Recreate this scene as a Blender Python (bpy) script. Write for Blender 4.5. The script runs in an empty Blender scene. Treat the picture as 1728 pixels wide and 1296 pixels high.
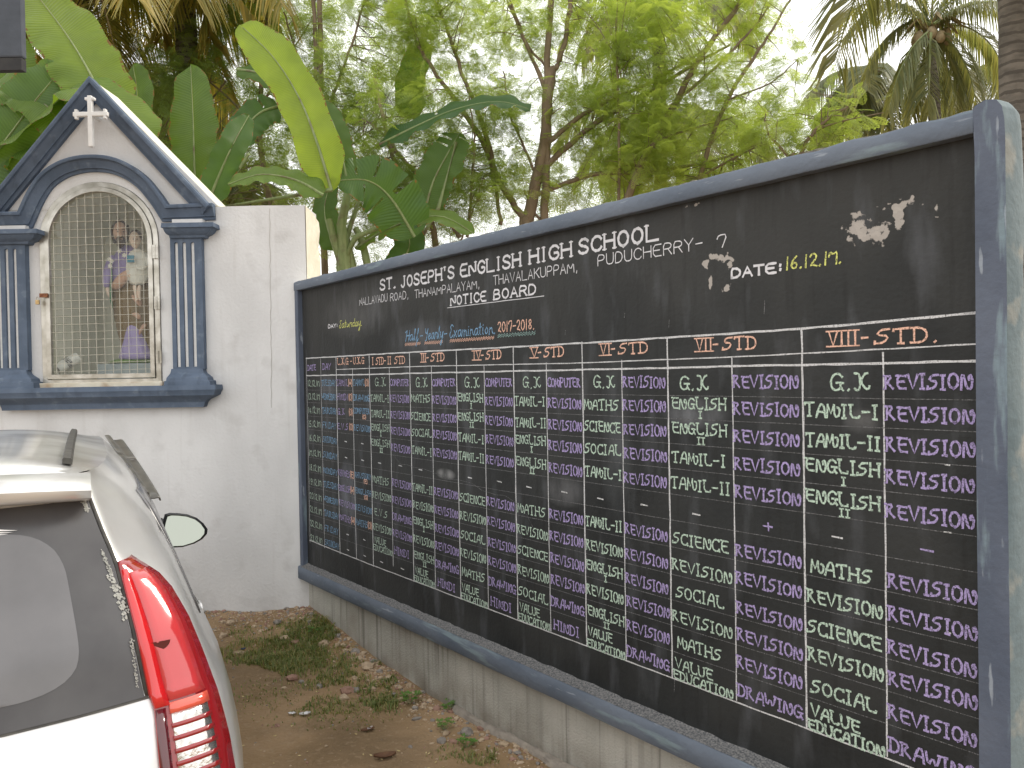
import bpy, bmesh, math, random
import numpy as np
from mathutils import Vector, Matrix, noise
R = math.radians
sc = bpy.context.scene
col = sc.collection

# ------------------------------------------------------------------ camera, sky, sun, exposure
F = 1370.0; CAMH = 1.8; PITCH = R(-0.88); ROLL = R(1.03)
cam = bpy.data.cameras.new('camera'); camo = bpy.data.objects.new('camera', cam); col.objects.link(camo)
cam.sensor_fit = 'HORIZONTAL'; cam.sensor_width = 36.0; cam.lens = 36.0 * F / 1728.0
cam.clip_start = 0.05; cam.clip_end = 2000
_f = Vector((0, math.cos(PITCH), math.sin(PITCH))); _u = Vector((0, -math.sin(PITCH), math.cos(PITCH))); _x = Vector((1, 0, 0))
_r = _x * math.cos(ROLL) - _u * math.sin(ROLL); _up = _x * math.sin(ROLL) + _u * math.cos(ROLL)
camo.matrix_world = Matrix(((_r.x, _up.x, -_f.x, 0), (_r.y, _up.y, -_f.y, 0), (_r.z, _up.z, -_f.z, CAMH), (0, 0, 0, 1)))
sc.camera = camo

SUN_EL, SUN_AZ = R(42), R(68)        # azimuth measured from +Y (view direction) towards +X
world = bpy.data.worlds.new('World'); sc.world = world; world.use_nodes = True
wn = world.node_tree.nodes; wl = world.node_tree.links; wn.clear()
wout = wn.new('ShaderNodeOutputWorld'); bg = wn.new('ShaderNodeBackground'); sky = wn.new('ShaderNodeTexSky')
sky.sky_type = 'NISHITA'; sky.sun_disc = False; sky.sun_elevation = SUN_EL; sky.sun_rotation = SUN_AZ
sky.dust_density = 4.0; sky.air_density = 1.0
wmix = wn.new('ShaderNodeMix'); wmix.data_type = 'RGBA'; wmix.inputs[0].default_value = 0.82
wl.new(sky.outputs[0], wmix.inputs[6]); wmix.inputs[7].default_value = (11.3, 11.2, 10.9, 1)     # high white overcast
wl.new(wmix.outputs[2], bg.inputs[0]); bg.inputs[1].default_value = 0.145
wl.new(bg.outputs[0], wout.inputs[0])
sun = bpy.data.lights.new('sun', 'SUN'); sun.energy = 1.5; sun.angle = R(12); sun.color = (1.0, 0.93, 0.80)
suno = bpy.data.objects.new('sun', sun); col.objects.link(suno)
sd = Vector((math.sin(SUN_AZ) * math.cos(SUN_EL), math.cos(SUN_AZ) * math.cos(SUN_EL), math.sin(SUN_EL)))
suno.rotation_euler = sd.to_track_quat('Z', 'Y').to_euler(); suno.location = (8, 4, 12)
sc.view_settings.view_transform = 'Standard'; sc.view_settings.look = 'None'
sc.view_settings.exposure = 0.28; sc.view_settings.gamma = 1.0; sc.view_settings.use_curve_mapping = False
sc.cycles.transparent_max_bounces = 12; sc.cycles.max_bounces = 6

# ------------------------------------------------------------------ helpers
def ray(px, py):
    a = (px - 864) / F; b = -(py - 648) / F
    x = a * math.cos(ROLL) + b * math.sin(ROLL); y = -a * math.sin(ROLL) + b * math.cos(ROLL)
    cp, sp = math.cos(PITCH), math.sin(PITCH)
    return Vector((x, cp - y * sp, sp + y * cp))
def at(px, py, d):
    r = ray(px, py); return Vector((0, 0, CAMH)) + r * (d / r.y)

def tag(o, label=None, cat=None, group=None, kind=None):
    if label: o['label'] = label
    if cat: o['category'] = cat
    if group: o['group'] = group
    if kind: o['kind'] = kind
    return o
def thing(name, loc, label, cat, rz=0, group=None):
    o = bpy.data.objects.new(name, None); col.objects.link(o); o.empty_display_size = 0.1
    o.location = loc; o.rotation_euler = (0, 0, rz)
    return tag(o, label, cat, group)

class MB:
    def __init__(s): s.v = []; s.f = []; s.m = []
    def add(s, vs, fs, mi=0):
        k = len(s.v); s.v += [tuple(p) for p in vs]; s.f += [tuple(i + k for i in f) for f in fs]; s.m += [mi] * len(fs); return s
    def box(s, x0, x1, y0, y1, z0, z1, mi=0):
        return s.add([(x, y, z) for z in (z0, z1) for y in (y0, y1) for x in (x0, x1)],
                     [(0, 2, 3, 1), (4, 5, 7, 6), (0, 1, 5, 4), (2, 6, 7, 3), (0, 4, 6, 2), (1, 3, 7, 5)], mi)
    def tube(s, pts, rad, n=8, mi=0, cap=True):
        pts = [Vector(p) for p in pts]; rings = []
        rad = rad if isinstance(rad, (list, tuple)) else [rad] * len(pts)
        up = Vector((0.13, 0.31, 0.94))
        for i, p in enumerate(pts):
            t = (pts[min(i + 1, len(pts) - 1)] - pts[max(i - 1, 0)]).normalized()
            if abs(t.dot(up)) > 0.95: up = Vector((1, 0.2, 0.1)).normalized()
            a = t.cross(up).normalized(); b = t.cross(a).normalized()
            rings.append([p + (a * math.cos(q) + b * math.sin(q)) * rad[i] for q in [2 * math.pi * j / n for j in range(n)]])
        vs = [v for r_ in rings for v in r_]; fs = []
        for i in range(len(pts) - 1):
            for j in range(n):
                fs.append((i * n + j, i * n + (j + 1) % n, (i + 1) * n + (j + 1) % n, (i + 1) * n + j))
        if cap: fs += [tuple(range(n - 1, -1, -1)), tuple((len(pts) - 1) * n + j for j in range(n))]
        return s.add(vs, fs, mi)
    def grid(s, rows, mi=0, closed=False):
        n = len(rows[0]); vs = [p for r_ in rows for p in r_]; fs = []
        for i in range(len(rows) - 1):
            for j in range(n if closed else n - 1):
                fs.append((i * n + j, i * n + (j + 1) % n, (i + 1) * n + (j + 1) % n, (i + 1) * n + j))
        return s.add(vs, fs, mi)
    def build(s, name, m, parent=None, smooth=False, bevel=0, subd=0, angle=40):
        me = bpy.data.meshes.new(name); me.from_pydata(s.v, [], s.f)
        for mm in (m if isinstance(m, (list, tuple)) else [m]): me.materials.append(mm)
        if any(s.m): me.polygons.foreach_set('material_index', s.m)
        me.update()
        o = bpy.data.objects.new(name, me); col.objects.link(o)
        if parent: o.parent = parent
        bm = bmesh.new(); bm.from_mesh(me); bmesh.ops.remove_doubles(bm, verts=bm.verts, dist=1e-5)
        bmesh.ops.recalc_face_normals(bm, faces=bm.faces); bm.to_mesh(me); bm.free()
        if smooth:
            me.polygons.foreach_set('use_smooth', [True] * len(me.polygons))
            try: me.set_sharp_from_angle(angle=R(angle))
            except Exception: pass
        if bevel:
            b = o.modifiers.new('b', 'BEVEL'); b.width = bevel; b.segments = 2; b.limit_method = 'ANGLE'; b.angle_limit = R(35)
        if subd:
            b = o.modifiers.new('s', 'SUBSURF'); b.levels = subd; b.render_levels = subd
        return o

def plate(outline, holes, y0, y1, sub=None, jit=0):
    """solid slab in the x-z plane between y0 (front) and y1 (back), with through holes"""
    bm = bmesh.new(); loops = [outline] + holes; mb = MB(); allv = []
    for L in loops:
        vs = [bm.verts.new((x, 0, z)) for x, z in L]; allv.append(vs)
        for i in range(len(vs)): bm.edges.new((vs[i], vs[(i + 1) % len(vs)]))
    bmesh.ops.triangle_fill(bm, edges=bm.edges[:], use_beauty=True, use_dissolve=False)
    bm.verts.index_update(); co = [v.co.copy() for v in bm.verts]; fs = [tuple(v.index for v in f.verts) for f in bm.faces]
    idx = [[v.index for v in vs] for vs in allv]; bm.free(); n = len(co)
    vs = [(c.x, y0, c.z) for c in co] + [(c.x, y1, c.z) for c in co]
    F_ = fs + [tuple(i + n for i in reversed(f)) for f in fs]
    for L in idx:
        for i in range(len(L)):
            a, b = L[i], L[(i + 1) % len(L)]; F_.append((a, b, b + n, a + n))
    mb.add(vs, F_); return mb

def sweep(path, prof, y0=0.0, closed=False, side=1):
    """profile (inward offset, proud) swept along an x-z path with mitred corners; front is -y"""
    P = [Vector((a, b)) for a, b in path]; n = len(P); mb = MB(); rows = []
    for i in range(n):
        if closed: a, b, c = P[i - 1], P[i], P[(i + 1) % n]
        else: a, b, c = P[max(i - 1, 0)], P[i], P[min(i + 1, n - 1)]
        t1 = (b - a) if (b - a).length > 1e-9 else (c - b); t2 = (c - b) if (c - b).length > 1e-9 else (b - a)
        t1 = t1.normalized(); t2 = t2.normalized()
        n1 = Vector((-t1.y, t1.x)) * side; n2 = Vector((-t2.y, t2.x)) * side
        m = (n1 + n2); m = m / max(m.length, 1e-6); m = m / max(m.dot(n1), 0.35)
        rows.append([(b.x + m.x * d, y0 - p, b.y + m.y * d) for d, p in prof])
    if closed: rows.append(rows[0])
    mb.grid(rows)
    if not closed:
        k = len(prof); mb.add(rows[0], [tuple(range(k))]); mb.add(rows[-1], [tuple(range(k - 1, -1, -1))])
    return mb

# ------------------------------------------------------------------ materials
def mat(name, c1, c2=None, scale=8, rough=0.7, bump=0, bscale=60, metal=0, detail=6, stretch=(1, 1, 1), lo=0.35, hi=0.65, coat=0, spec=0.5, c3=None, s3=3, lo3=.55, hi3=.7):
    m = bpy.data.materials.new(name); m.use_nodes = True; nt = m.node_tree; N = nt.nodes; L = nt.links
    p = N['Principled BSDF']; p.inputs['Roughness'].default_value = rough; p.inputs['Metallic'].default_value = metal
    p.inputs['Coat Weight'].default_value = coat; p.inputs['Specular IOR Level'].default_value = spec
    p.inputs['Base Color'].default_value = (*c1, 1)
    tc = N.new('ShaderNodeTexCoord'); mp = N.new('ShaderNodeMapping'); mp.inputs['Scale'].default_value = stretch
    L.new(tc.outputs['Object'], mp.inputs[0])
    m['_'] = 0
    out = None
    if c2:
        nz = N.new('ShaderNodeTexNoise'); nz.inputs['Scale'].default_value = scale; nz.inputs['Detail'].default_value = detail
        L.new(mp.outputs[0], nz.inputs[0])
        rp = N.new('ShaderNodeValToRGB'); rp.color_ramp.elements[0].position = lo; rp.color_ramp.elements[1].position = hi
        rp.color_ramp.elements[0].color = (*c1, 1); rp.color_ramp.elements[1].color = (*c2, 1)
        L.new(nz.outputs[0], rp.inputs[0]); out = rp.outputs[0]
        if c3:
            n3 = N.new('ShaderNodeTexNoise'); n3.inputs['Scale'].default_value = s3; n3.inputs['Detail'].default_value = 8
            L.new(tc.outputs['Object'], n3.inputs[0])
            mr = N.new('ShaderNodeMapRange'); mr.inputs[1].default_value = lo3; mr.inputs[2].default_value = hi3; L.new(n3.outputs[0], mr.inputs[0])
            mx = N.new('ShaderNodeMix'); mx.data_type = 'RGBA'; L.new(mr.outputs[0], mx.inputs[0]); L.new(out, mx.inputs[6]); mx.inputs[7].default_value = (*c3, 1)
            out = mx.outputs[2]
        L.new(out, p.inputs['Base Color'])
    if bump:
        nb = N.new('ShaderNodeTexNoise'); nb.inputs['Scale'].default_value = bscale; nb.inputs['Detail'].default_value = 5
        L.new(tc.outputs['Object'], nb.inputs[0])
        bp = N.new('ShaderNodeBump'); bp.inputs['Strength'].default_value = bump; bp.inputs['Distance'].default_value = 0.01
        L.new(nb.outputs[0], bp.inputs['Height']); L.new(bp.outputs[0], p.inputs['Normal'])
    return m
def mixin(m, color, fac_socket):
    """lay another colour over a material's base colour where fac is 1"""
    nt = m.node_tree; p = nt.nodes['Principled BSDF']; s = p.inputs['Base Color']
    mx = nt.nodes.new('ShaderNodeMix'); mx.data_type = 'RGBA'
    if s.is_linked:
        nt.links.new(s.links[0].from_socket, mx.inputs[6])
    else: mx.inputs[6].default_value = s.default_value
    mx.inputs[7].default_value = (*color, 1)
    nt.links.new(fac_socket, mx.inputs[0]); nt.links.new(mx.outputs[2], s)
def nnode(m, kind, **kw):
    n = m.node_tree.nodes.new(kind)
    for k, v in kw.items(): setattr(n, k, v)
    return n
def noise_mask(m, scale, lo, hi, stretch=(1, 1, 1), detail=6, off=(0, 0, 0)):
    N = m.node_tree.nodes; L = m.node_tree.links
    tc = N.new('ShaderNodeTexCoord'); mp = N.new('ShaderNodeMapping'); mp.inputs['Scale'].default_value = stretch; mp.inputs['Location'].default_value = off
    nz = N.new('ShaderNodeTexNoise'); nz.inputs['Scale'].default_value = scale; nz.inputs['Detail'].default_value = detail
    mr = N.new('ShaderNodeMapRange'); mr.inputs[1].default_value = lo; mr.inputs[2].default_value = hi
    L.new(tc.outputs['Object'], mp.inputs[0]); L.new(mp.outputs[0], nz.inputs[0]); L.new(nz.outputs[0], mr.inputs[0]); return mr.outputs[0]
def mth(m, op, a, b=None, clamp=False):
    n = m.node_tree.nodes.new('ShaderNodeMath'); n.operation = op; n.use_clamp = clamp
    for i, x in enumerate((a, b)):
        if x is None: continue
        if isinstance(x, (int, float)): n.inputs[i].default_value = x
        else: m.node_tree.links.new(x, n.inputs[i])
    return n.outputs[0]
def coord(m, axis):
    N = m.node_tree.nodes; tc = N.new('ShaderNodeTexCoord'); sp = N.new('ShaderNodeSeparateXYZ'); m.node_tree.links.new(tc.outputs['Object'], sp.inputs[0]); return sp.outputs[axis]
def blob(m, x, z, rx, rz, soft=0.5):
    """1 inside an ellipse of the object's x-z plane, 0 outside"""
    dx = mth(m, 'DIVIDE', mth(m, 'SUBTRACT', coord(m, 0), x), rx); dz = mth(m, 'DIVIDE', mth(m, 'SUBTRACT', coord(m, 2), z), rz)
    d = mth(m, 'ADD', mth(m, 'MULTIPLY', dx, dx), mth(m, 'MULTIPLY', dz, dz))
    return mth(m, 'SUBTRACT', 1.0, mth(m, 'POWER', d, soft), True)

def leafmat(name, ca, cb, trans=0.45, rough=0.45, tcol=None, veins=False):
    """thin leaf: diffuse + translucent + a little gloss, hue varied leaf by leaf through the 'tint' attribute"""
    m = bpy.data.materials.new(name); m.use_nodes = True; nt = m.node_tree; N = nt.nodes; L = nt.links; N.clear()
    out = N.new('ShaderNodeOutputMaterial'); at_ = N.new('ShaderNodeAttribute'); at_.attribute_name = 'tint'
    mx = N.new('ShaderNodeMix'); mx.data_type = 'RGBA'; mx.inputs[6].default_value = (*ca, 1); mx.inputs[7].default_value = (*cb, 1)
    L.new(at_.outputs['Fac'], mx.inputs[0]); c = mx.outputs[2]
    p = N.new('ShaderNodeBsdfPrincipled'); p.inputs['Roughness'].default_value = rough; p.inputs['Specular IOR Level'].default_value = 0.3
    if veins:
        uv = N.new('ShaderNodeUVMap'); sp = N.new('ShaderNodeSeparateXYZ'); L.new(uv.outputs[0], sp.inputs[0])
        ab = mth(m, 'ABSOLUTE', sp.outputs[0]); ph = mth(m, 'SUBTRACT', mth(m, 'MULTIPLY', sp.outputs[1], 300.0), mth(m, 'MULTIPLY', ab, 22.0))
        w = mth(m, 'MULTIPLY', mth(m, 'SINE', ph), 0.5)
        nz = N.new('ShaderNodeTexNoise'); nz.inputs['Scale'].default_value = 6; nz.inputs['Detail'].default_value = 5
        tc = N.new('ShaderNodeTexCoord'); L.new(tc.outputs['Object'], nz.inputs[0])
        k = mth(m, 'ADD', mth(m, 'MULTIPLY', w, 0.16), mth(m, 'MULTIPLY', nz.outputs[0], 0.5))
        m2 = N.new('ShaderNodeMix'); m2.data_type = 'RGBA'; L.new(k, m2.inputs[0]); L.new(c, m2.inputs[6]); m2.inputs[7].default_value = (ca[0] * .55, ca[1] * .62, ca[2] * .6, 1); c = m2.outputs[2]
        rib = mth(m, 'LESS_THAN', ab, 0.03)
        m3 = N.new('ShaderNodeMix'); m3.data_type = 'RGBA'; L.new(rib, m3.inputs[0]); L.new(c, m3.inputs[6]); m3.inputs[7].default_value = (.30, .36, .10, 1); c = m3.outputs[2]
        # dry edge flecks
        n2 = N.new('ShaderNodeTexNoise'); n2.inputs['Scale'].default_value = 22; L.new(tc.outputs['Object'], n2.inputs[0])
        e = mth(m, 'MULTIPLY', mth(m, 'GREATER_THAN', ab, 0.93), mth(m, 'GREATER_THAN', n2.outputs[0], 0.56))
        m4 = N.new('ShaderNodeMix'); m4.data_type = 'RGBA'; L.new(e, m4.inputs[0]); L.new(c, m4.inputs[6]); m4.inputs[7].default_value = (.22, .13, .05, 1); c = m4.outputs[2]
        bp = N.new('ShaderNodeBump'); bp.inputs['Strength'].default_value = 0.35; bp.inputs['Distance'].default_value = 0.01; L.new(w, bp.inputs['Height']); L.new(bp.outputs[0], p.inputs['Normal'])
    L.new(c, p.inputs['Base Color'])
    tr = N.new('ShaderNodeBsdfTranslucent')
    g = N.new('ShaderNodeMix'); g.data_type = 'RGBA'; g.blend_type = 'MULTIPLY'; g.inputs[0].default_value = 1; L.new(c, g.inputs[6]); g.inputs[7].default_value = (*(tcol or (1.9, 1.75, 0.7)), 1)
    L.new(g.outputs[2], tr.inputs[0])
    ms = N.new('ShaderNodeMixShader'); ms.inputs[0].default_value = trans; L.new(p.outputs[0], ms.inputs[1]); L.new(tr.outputs[0], ms.inputs[2]); L.new(ms.outputs[0], out.inputs[0])
    return m

M = {}
# white limewashed plaster
w = M['wall'] = mat('white_plaster', (.60, .597, .595), (.70, .697, .695), 2.2, .9, .35, 45, stretch=(1, 1, .6))
mixin(w, (.50, .49, .48), mth(w, 'MULTIPLY', noise_mask(w, 5, .56, .72), .55))
mixin(w, (.44, .42, .39), mth(w, 'MULTIPLY', noise_mask(w, 3.0, .58, .80, (7, 7, .30)), .28))
M['cream'] = mat('cream_limewash', (.72, .69, .57), (.80, .77, .66), 6, .9, .5, 30, c3=(.6, .55, .42), s3=9, lo3=.58, hi3=.75)
M['trim'] = mat('slate_blue_paint', (.075, .105, .155), (.105, .14, .20), 7, .75, .25, 40, c3=(.16, .20, .25), s3=14, lo3=.60, hi3=.78)
mixin(M['trim'], (.045, .06, .085), mth(M['trim'], 'MULTIPLY', noise_mask(M['trim'], 18, .55, .75, (1, 1, .3)), .6))
# board frame paint: brushed blue-grey with pale rubbed streaks
f_ = M['frame'] = mat('board_frame_paint', (.095, .120, .160), (.135, .162, .205), 5, .7, .4, 30, stretch=(.5, 1, 1))
mixin(f_, (.24, .32, .34), mth(f_, 'MULTIPLY', noise_mask(f_, 9, .58, .68, (.35, 1, 2.5)), .55))
mixin(f_, (.30, .33, .37), mth(f_, 'MULTIPLY', noise_mask(f_, 26, .66, .72, (.3, 1, 2.0)), .6))
fv = M['frame_v'] = mat('board_frame_paint_upright', (.072, .090, .130), (.105, .125, .170), 5, .7, .4, 30, stretch=(1, 1, .5))
mixin(fv, (.24, .33, .36), mth(fv, 'MULTIPLY', noise_mask(fv, 9, .57, .67, (2.5, 1, .35)), .6))
mixin(fv, (.34, .38, .43), mth(fv, 'MULTIPLY', noise_mask(fv, 20, .64, .70, (2.0, 1, .3)), .65))
M['end'] = mat('faded_blue_render', (.11, .15, .165), (.16, .205, .22), 6, .85, .5, 26, stretch=(1, 1, .4), c3=(.25, .26, .24), s3=7, lo3=.55, hi3=.66)
M['mortar'] = mat('broken_mortar', (.52, .48, .39), (.76, .71, .60), 30, .95, .8, 60)
# plinth: grey render with run-off streaks
pl = M['plinth'] = mat('stained_grey_render', (.38, .372, .335), (.47, .458, .415), 4, .95, .6, 90, c3=(.31, .29, .25), s3=2.2, lo3=.5, hi3=.75)
zz = coord(pl, 2)
stk = noise_mask(pl, 7, .50, .66, (3.0, 1, .10), 7)
mixin(pl, (.15, .145, .125), mth(pl, 'MULTIPLY', mth(pl, 'MULTIPLY', stk, noise_mask(pl, 1.7, .35, .60)), .75))
mixin(pl, (.13, .125, .11), mth(pl, 'MULTIPLY', noise_mask(pl, 9, .64, .72, (4.0, 1, .06), 7, (3, 0, 0)), .6))
low = nnode(pl, 'ShaderNodeMapRange'); pl.node_tree.links.new(zz, low.inputs[0]); low.inputs[1].default_value = .12; low.inputs[2].default_value = -.12
mixin(pl, (.17, .14, .10), mth(pl, 'MULTIPLY', mth(pl, 'MULTIPLY', low.outputs[0], noise_mask(pl, 6, .35, .6)), .8))
# blackboard
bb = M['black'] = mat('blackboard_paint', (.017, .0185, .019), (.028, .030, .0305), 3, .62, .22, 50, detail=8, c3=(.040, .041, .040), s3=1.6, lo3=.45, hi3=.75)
bb.node_tree.nodes['Principled BSDF'].inputs['Specular IOR Level'].default_value = .28
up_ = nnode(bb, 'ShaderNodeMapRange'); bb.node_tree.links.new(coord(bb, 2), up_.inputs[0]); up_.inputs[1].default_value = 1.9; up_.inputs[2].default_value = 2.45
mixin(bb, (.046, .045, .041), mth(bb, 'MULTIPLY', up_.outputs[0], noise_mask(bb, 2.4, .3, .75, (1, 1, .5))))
mixin(bb, (.010, .010, .009), mth(bb, 'MULTIPLY', noise_mask(bb, 9, .55, .75, (3, 1, .25)), .5))
mixin(bb, (.10, .105, .115), mth(bb, 'MULTIPLY', noise_mask(bb, 5, .54, .76, (1.8, 1, .5), 8, (5, 2, 1)), .6))
for (x, z, rx, rz, k, c) in [(.72, .98, .13, .22, .9, (.10, .105, .12)), (2.95, 1.24, .14, .07, .6, (.12, .12, .125)), (3.73, 1.625, .15, .06, .8, (.13, .135, .145)), (1.75, 2.0, .4, .10, .5, (.09, .095, .105)),
                             (1.95, 1.23, .09, .03, .9, (.2, .2, .2)), (.45, 1.7, .15, .10, .55, (.11, .115, .13)), (3.30, 1.5, .09, .35, .4, (.08, .085, .09)), (4.41, 1.62, .06, .04, .5, (.12, .12, .12)), (.9, 2.2, .5, .15, .5, (.085, .085, .085))]:
    mixin(bb, tuple(q * 1.5 for q in c), mth(bb, 'MULTIPLY', mth(bb, 'MULTIPLY', blob(bb, x, z, rx * 1.15, rz * 1.15, .8), noise_mask(bb, 9, .25, .60, (1.6, 1, .5))), k))
# flaked patches where the plaster shows
for (x, z, rx, rz, th_) in [(4.393, 2.245, .035, .055, .47), (4.43, 2.218, .05, .035, .50), (4.475, 2.225, .04, .05, .45), (4.545, 2.29, .05, .022, .50), (4.53, 2.255, .018, .05, .55), (3.83, 2.215, .025, .014, .42), (3.885, 2.205, .035, .016, .46), (3.905, 2.185, .012, .03, .50),
                            (3.795, 2.205, .014, .018, .46), (3.815, 2.13, .010, .035, .40), (3.90, 2.10, .022, .018, .42), (4.655, 2.26, .022, .035, 1.0), (3.72, 2.43, .08, .012, .95)]:
    dx_ = mth(bb, 'DIVIDE', mth(bb, 'SUBTRACT', coord(bb, 0), x), rx * 1.25); dz_ = mth(bb, 'DIVIDE', mth(bb, 'SUBTRACT', coord(bb, 2), z), rz * 1.25)
    d_ = mth(bb, 'SQRT', mth(bb, 'ADD', mth(bb, 'MULTIPLY', dx_, dx_), mth(bb, 'MULTIPLY', dz_, dz_)))
    nz_ = noise_mask(bb, 24, .28, .72, (1, 1, 1), 10, (x * 3, 0, z))
    k_ = mth(bb, 'MULTIPLY', mth(bb, 'SUBTRACT', mth(bb, 'SUBTRACT', mth(bb, 'MULTIPLY', nz_, 1.9), d_), th_ * .75), 7.0, True)
    mixin(bb, (.42, .385, .35), mth(bb, 'MULTIPLY', k_, .9))
M['dust'] = mat('chalk_dust', (.075, .077, .082), (.20, .195, .19), 130, .95, .9, 60, lo=.38, hi=.62)

def chalk(name, c, gaps=.30, sc_=260, board=(.045, .045, .043)):
    m = mat(name, board, c, sc_, .95, 0, detail=3, lo=gaps, hi=gaps + .22)
    mixin(m, tuple(x * .45 for x in c), mth(m, 'MULTIPLY', noise_mask(m, 14, .55, .75), .55)); return m
CH = dict(white=chalk('white_chalk', (.66, .66, .66), .34), green=chalk('pale_green_chalk', (.50, .64, .53), .30), purple=chalk('purple_chalk', (.41, .33, .60), .30),
          blue=chalk('blue_chalk', (.22, .40, .60), .32), orange=chalk('orange_chalk', (.82, .50, .38), .28), yellow=chalk('yellow_chalk', (.74, .76, .22), .33),
          teal=chalk('pale_teal_chalk', (.40, .62, .58), .38), faint=chalk('thin_grey_chalk', (.22, .22, .23), .42), rule=chalk('ruled_white_chalk', (.62, .62, .63), .28),
          paint=chalk('white_lettering_paint', (.66, .655, .68), .12, 60))

M['steel'] = mat('dull_stainless_steel', (.36, .34, .29), (.62, .60, .55), 9, .32, .1, 40, metal=.85)
M['wire'] = mat('wire_mesh_steel', (.46, .44, .37), (.60, .57, .48), 20, .45, metal=.35)
M['tile'] = mat('grey_green_niche_render', (.72, .71, .62), (.80, .78, .70), 5, .7, .1, 30)
M['rust'] = mat('rusty_iron', (.16, .05, .025), (.28, .12, .05), 60, .8, .4)
M['brass'] = mat('brass', (.55, .40, .20), (.48, .33, .15), 30, .4, metal=.6)
M['white'] = mat('white_gloss_paint', (.80, .79, .77), (.86, .85, .83), 20, .45, .2, 60)
M['sill'] = mat('rust_stained_sill', (.62, .56, .44), (.70, .65, .54), 10, .9, .4, 40, c3=(.36, .23, .13), s3=7, lo3=.52, hi3=.72)
M['robe'] = mat('brown_painted_robe', (.17, .11, .045), (.24, .16, .07), 10, .55)
M['purple'] = mat('violet_painted_tunic', (.33, .26, .54), (.40, .33, .62), 10, .5)
M['skin'] = mat('painted_skin', (.72, .46, .35), (.78, .52, .41), 12, .5)
M['skinp'] = mat('pale_painted_skin', (.80, .62, .52), (.84, .66, .57), 12, .5)
M['hair'] = mat('painted_brown_hair', (.07, .045, .03), (.11, .075, .05), 40, .6)
M['cloth'] = mat('white_painted_cloth', (.80, .78, .75), (.86, .84, .81), 12, .6)
M['tan'] = mat('salmon_painted_mantle', (.58, .34, .25), (.64, .40, .30), 12, .5)
M['green'] = mat('painted_green_stem', (.03, .15, .06), (.05, .20, .08), 20, .5)
M['moss'] = mat('painted_grass_plinth', (.12, .22, .05), (.20, .30, .08), 30, .7, .4)
M['slate'] = mat('grey_blue_plinth_paint', (.30, .34, .37), (.38, .42, .45), 12, .7)
M['bookb'] = mat('blue_book_paint', (.04, .20, .32), (.08, .28, .40), 60, .5)
M['darkeye'] = mat('dark_paint', (.02, .015, .012), None)
def glassmat(name, col_, k):
    m = bpy.data.materials.new(name); m.use_nodes = True; N = m.node_tree.nodes; L = m.node_tree.links; N.clear()
    o = N.new('ShaderNodeOutputMaterial'); t = N.new('ShaderNodeBsdfTransparent'); t.inputs[0].default_value = (*col_, 1)
    g = N.new('ShaderNodeBsdfGlossy'); g.inputs['Roughness'].default_value = .06; x = N.new('ShaderNodeMixShader')
    fr = N.new('ShaderNodeFresnel'); fr.inputs[0].default_value = k; L.new(fr.outputs[0], x.inputs[0]); L.new(t.outputs[0], x.inputs[1]); L.new(g.outputs[0], x.inputs[2]); L.new(x.outputs[0], o.inputs[0]); return m
M['glass'] = glassmat('window_pane', (.90, .92, .88), 1.5)

M['ground'] = mat('brown_earth', (.25, .163, .082), (.32, .215, .12), 3, .98, .9, 55, detail=10, c3=(.15, .10, .052), s3=1.3, lo3=.42, hi3=.7)
mixin(M['ground'], (.33, .24, .15), mth(M['ground'], 'MULTIPLY', noise_mask(M['ground'], 30, .55, .72), .6))
M['stone'] = [mat('tan_rubble', (.36, .27, .18), (.48, .37, .26), 18, .95, .7, 60), mat('grey_rubble', (.20, .18, .16), (.30, .27, .24), 18, .95, .7, 60), mat('reddish_rubble', (.26, .15, .11), (.34, .21, .16), 18, .95, .7, 60)]
M['grass'] = leafmat('grass_blades', (.11, .17, .05), (.30, .27, .11), .3)
M['weed'] = leafmat('weed_leaves', (.09, .20, .04), (.13, .26, .06), .35)
M['straw'] = mat('fallen_leaflets', (.40, .30, .13), (.60, .50, .26), 40, .9)
M['dead'] = mat('dead_brown_leaf', (.10, .045, .022), (.16, .08, .04), 30, .8)
M['paper'] = mat('torn_white_paper', (.62, .60, .60), (.72, .70, .70), 30, .9)
M['bark'] = mat('grey_brown_bark', (.17, .125, .085), (.25, .19, .13), 14, .95, .6, 40, stretch=(1, 1, .3))
pb = M['palmbark'] = mat('ringed_palm_bark', (.11, .10, .09), (.19, .17, .15), 8, .95, .8, 30, stretch=(1, 1, 2))
rz_ = mth(pb, 'SINE', mth(pb, 'ADD', mth(pb, 'MULTIPLY', coord(pb, 2), 95.0), mth(pb, 'MULTIPLY', noise_mask(pb, 5, 0, 1), 9.0)))
mixin(pb, (.055, .048, .042), mth(pb, 'MULTIPLY', mth(pb, 'GREATER_THAN', rz_, .55), .65))
M['feather'] = leafmat('feathery_leaflets', (.11, .185, .060), (.36, .44, .12), .56, tcol=(1.8, 1.7, .85))
M['far'] = leafmat('far_foliage', (.10, .16, .07), (.22, .30, .11), .5)
M['banana'] = leafmat('banana_blade', (.075, .155, .055), (.33, .44, .06), .5, .35, tcol=(1.8, 1.75, .6), veins=True)
M['bstem'] = mat('banana_stem', (.16, .21, .075), (.24, .28, .12), 12, .6, .2, 20, stretch=(4, 4, .4), c3=(.13, .09, .05), s3=6, lo3=.55, hi3=.7)
M['palm'] = leafmat('palm_leaflets', (.13, .16, .09), (.26, .26, .13), .45)
M['palmy'] = leafmat('yellowing_palm_leaflets', (.13, .16, .05), (.40, .31, .09), .4)
M['dry'] = mat('dry_palm_sheath', (.24, .19, .11), (.36, .28, .17), 20, .9)
M['slab'] = mat('dark_blue_grey_slab', (.055, .065, .08), (.075, .085, .105), 6, .8, .3, 20)

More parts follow.
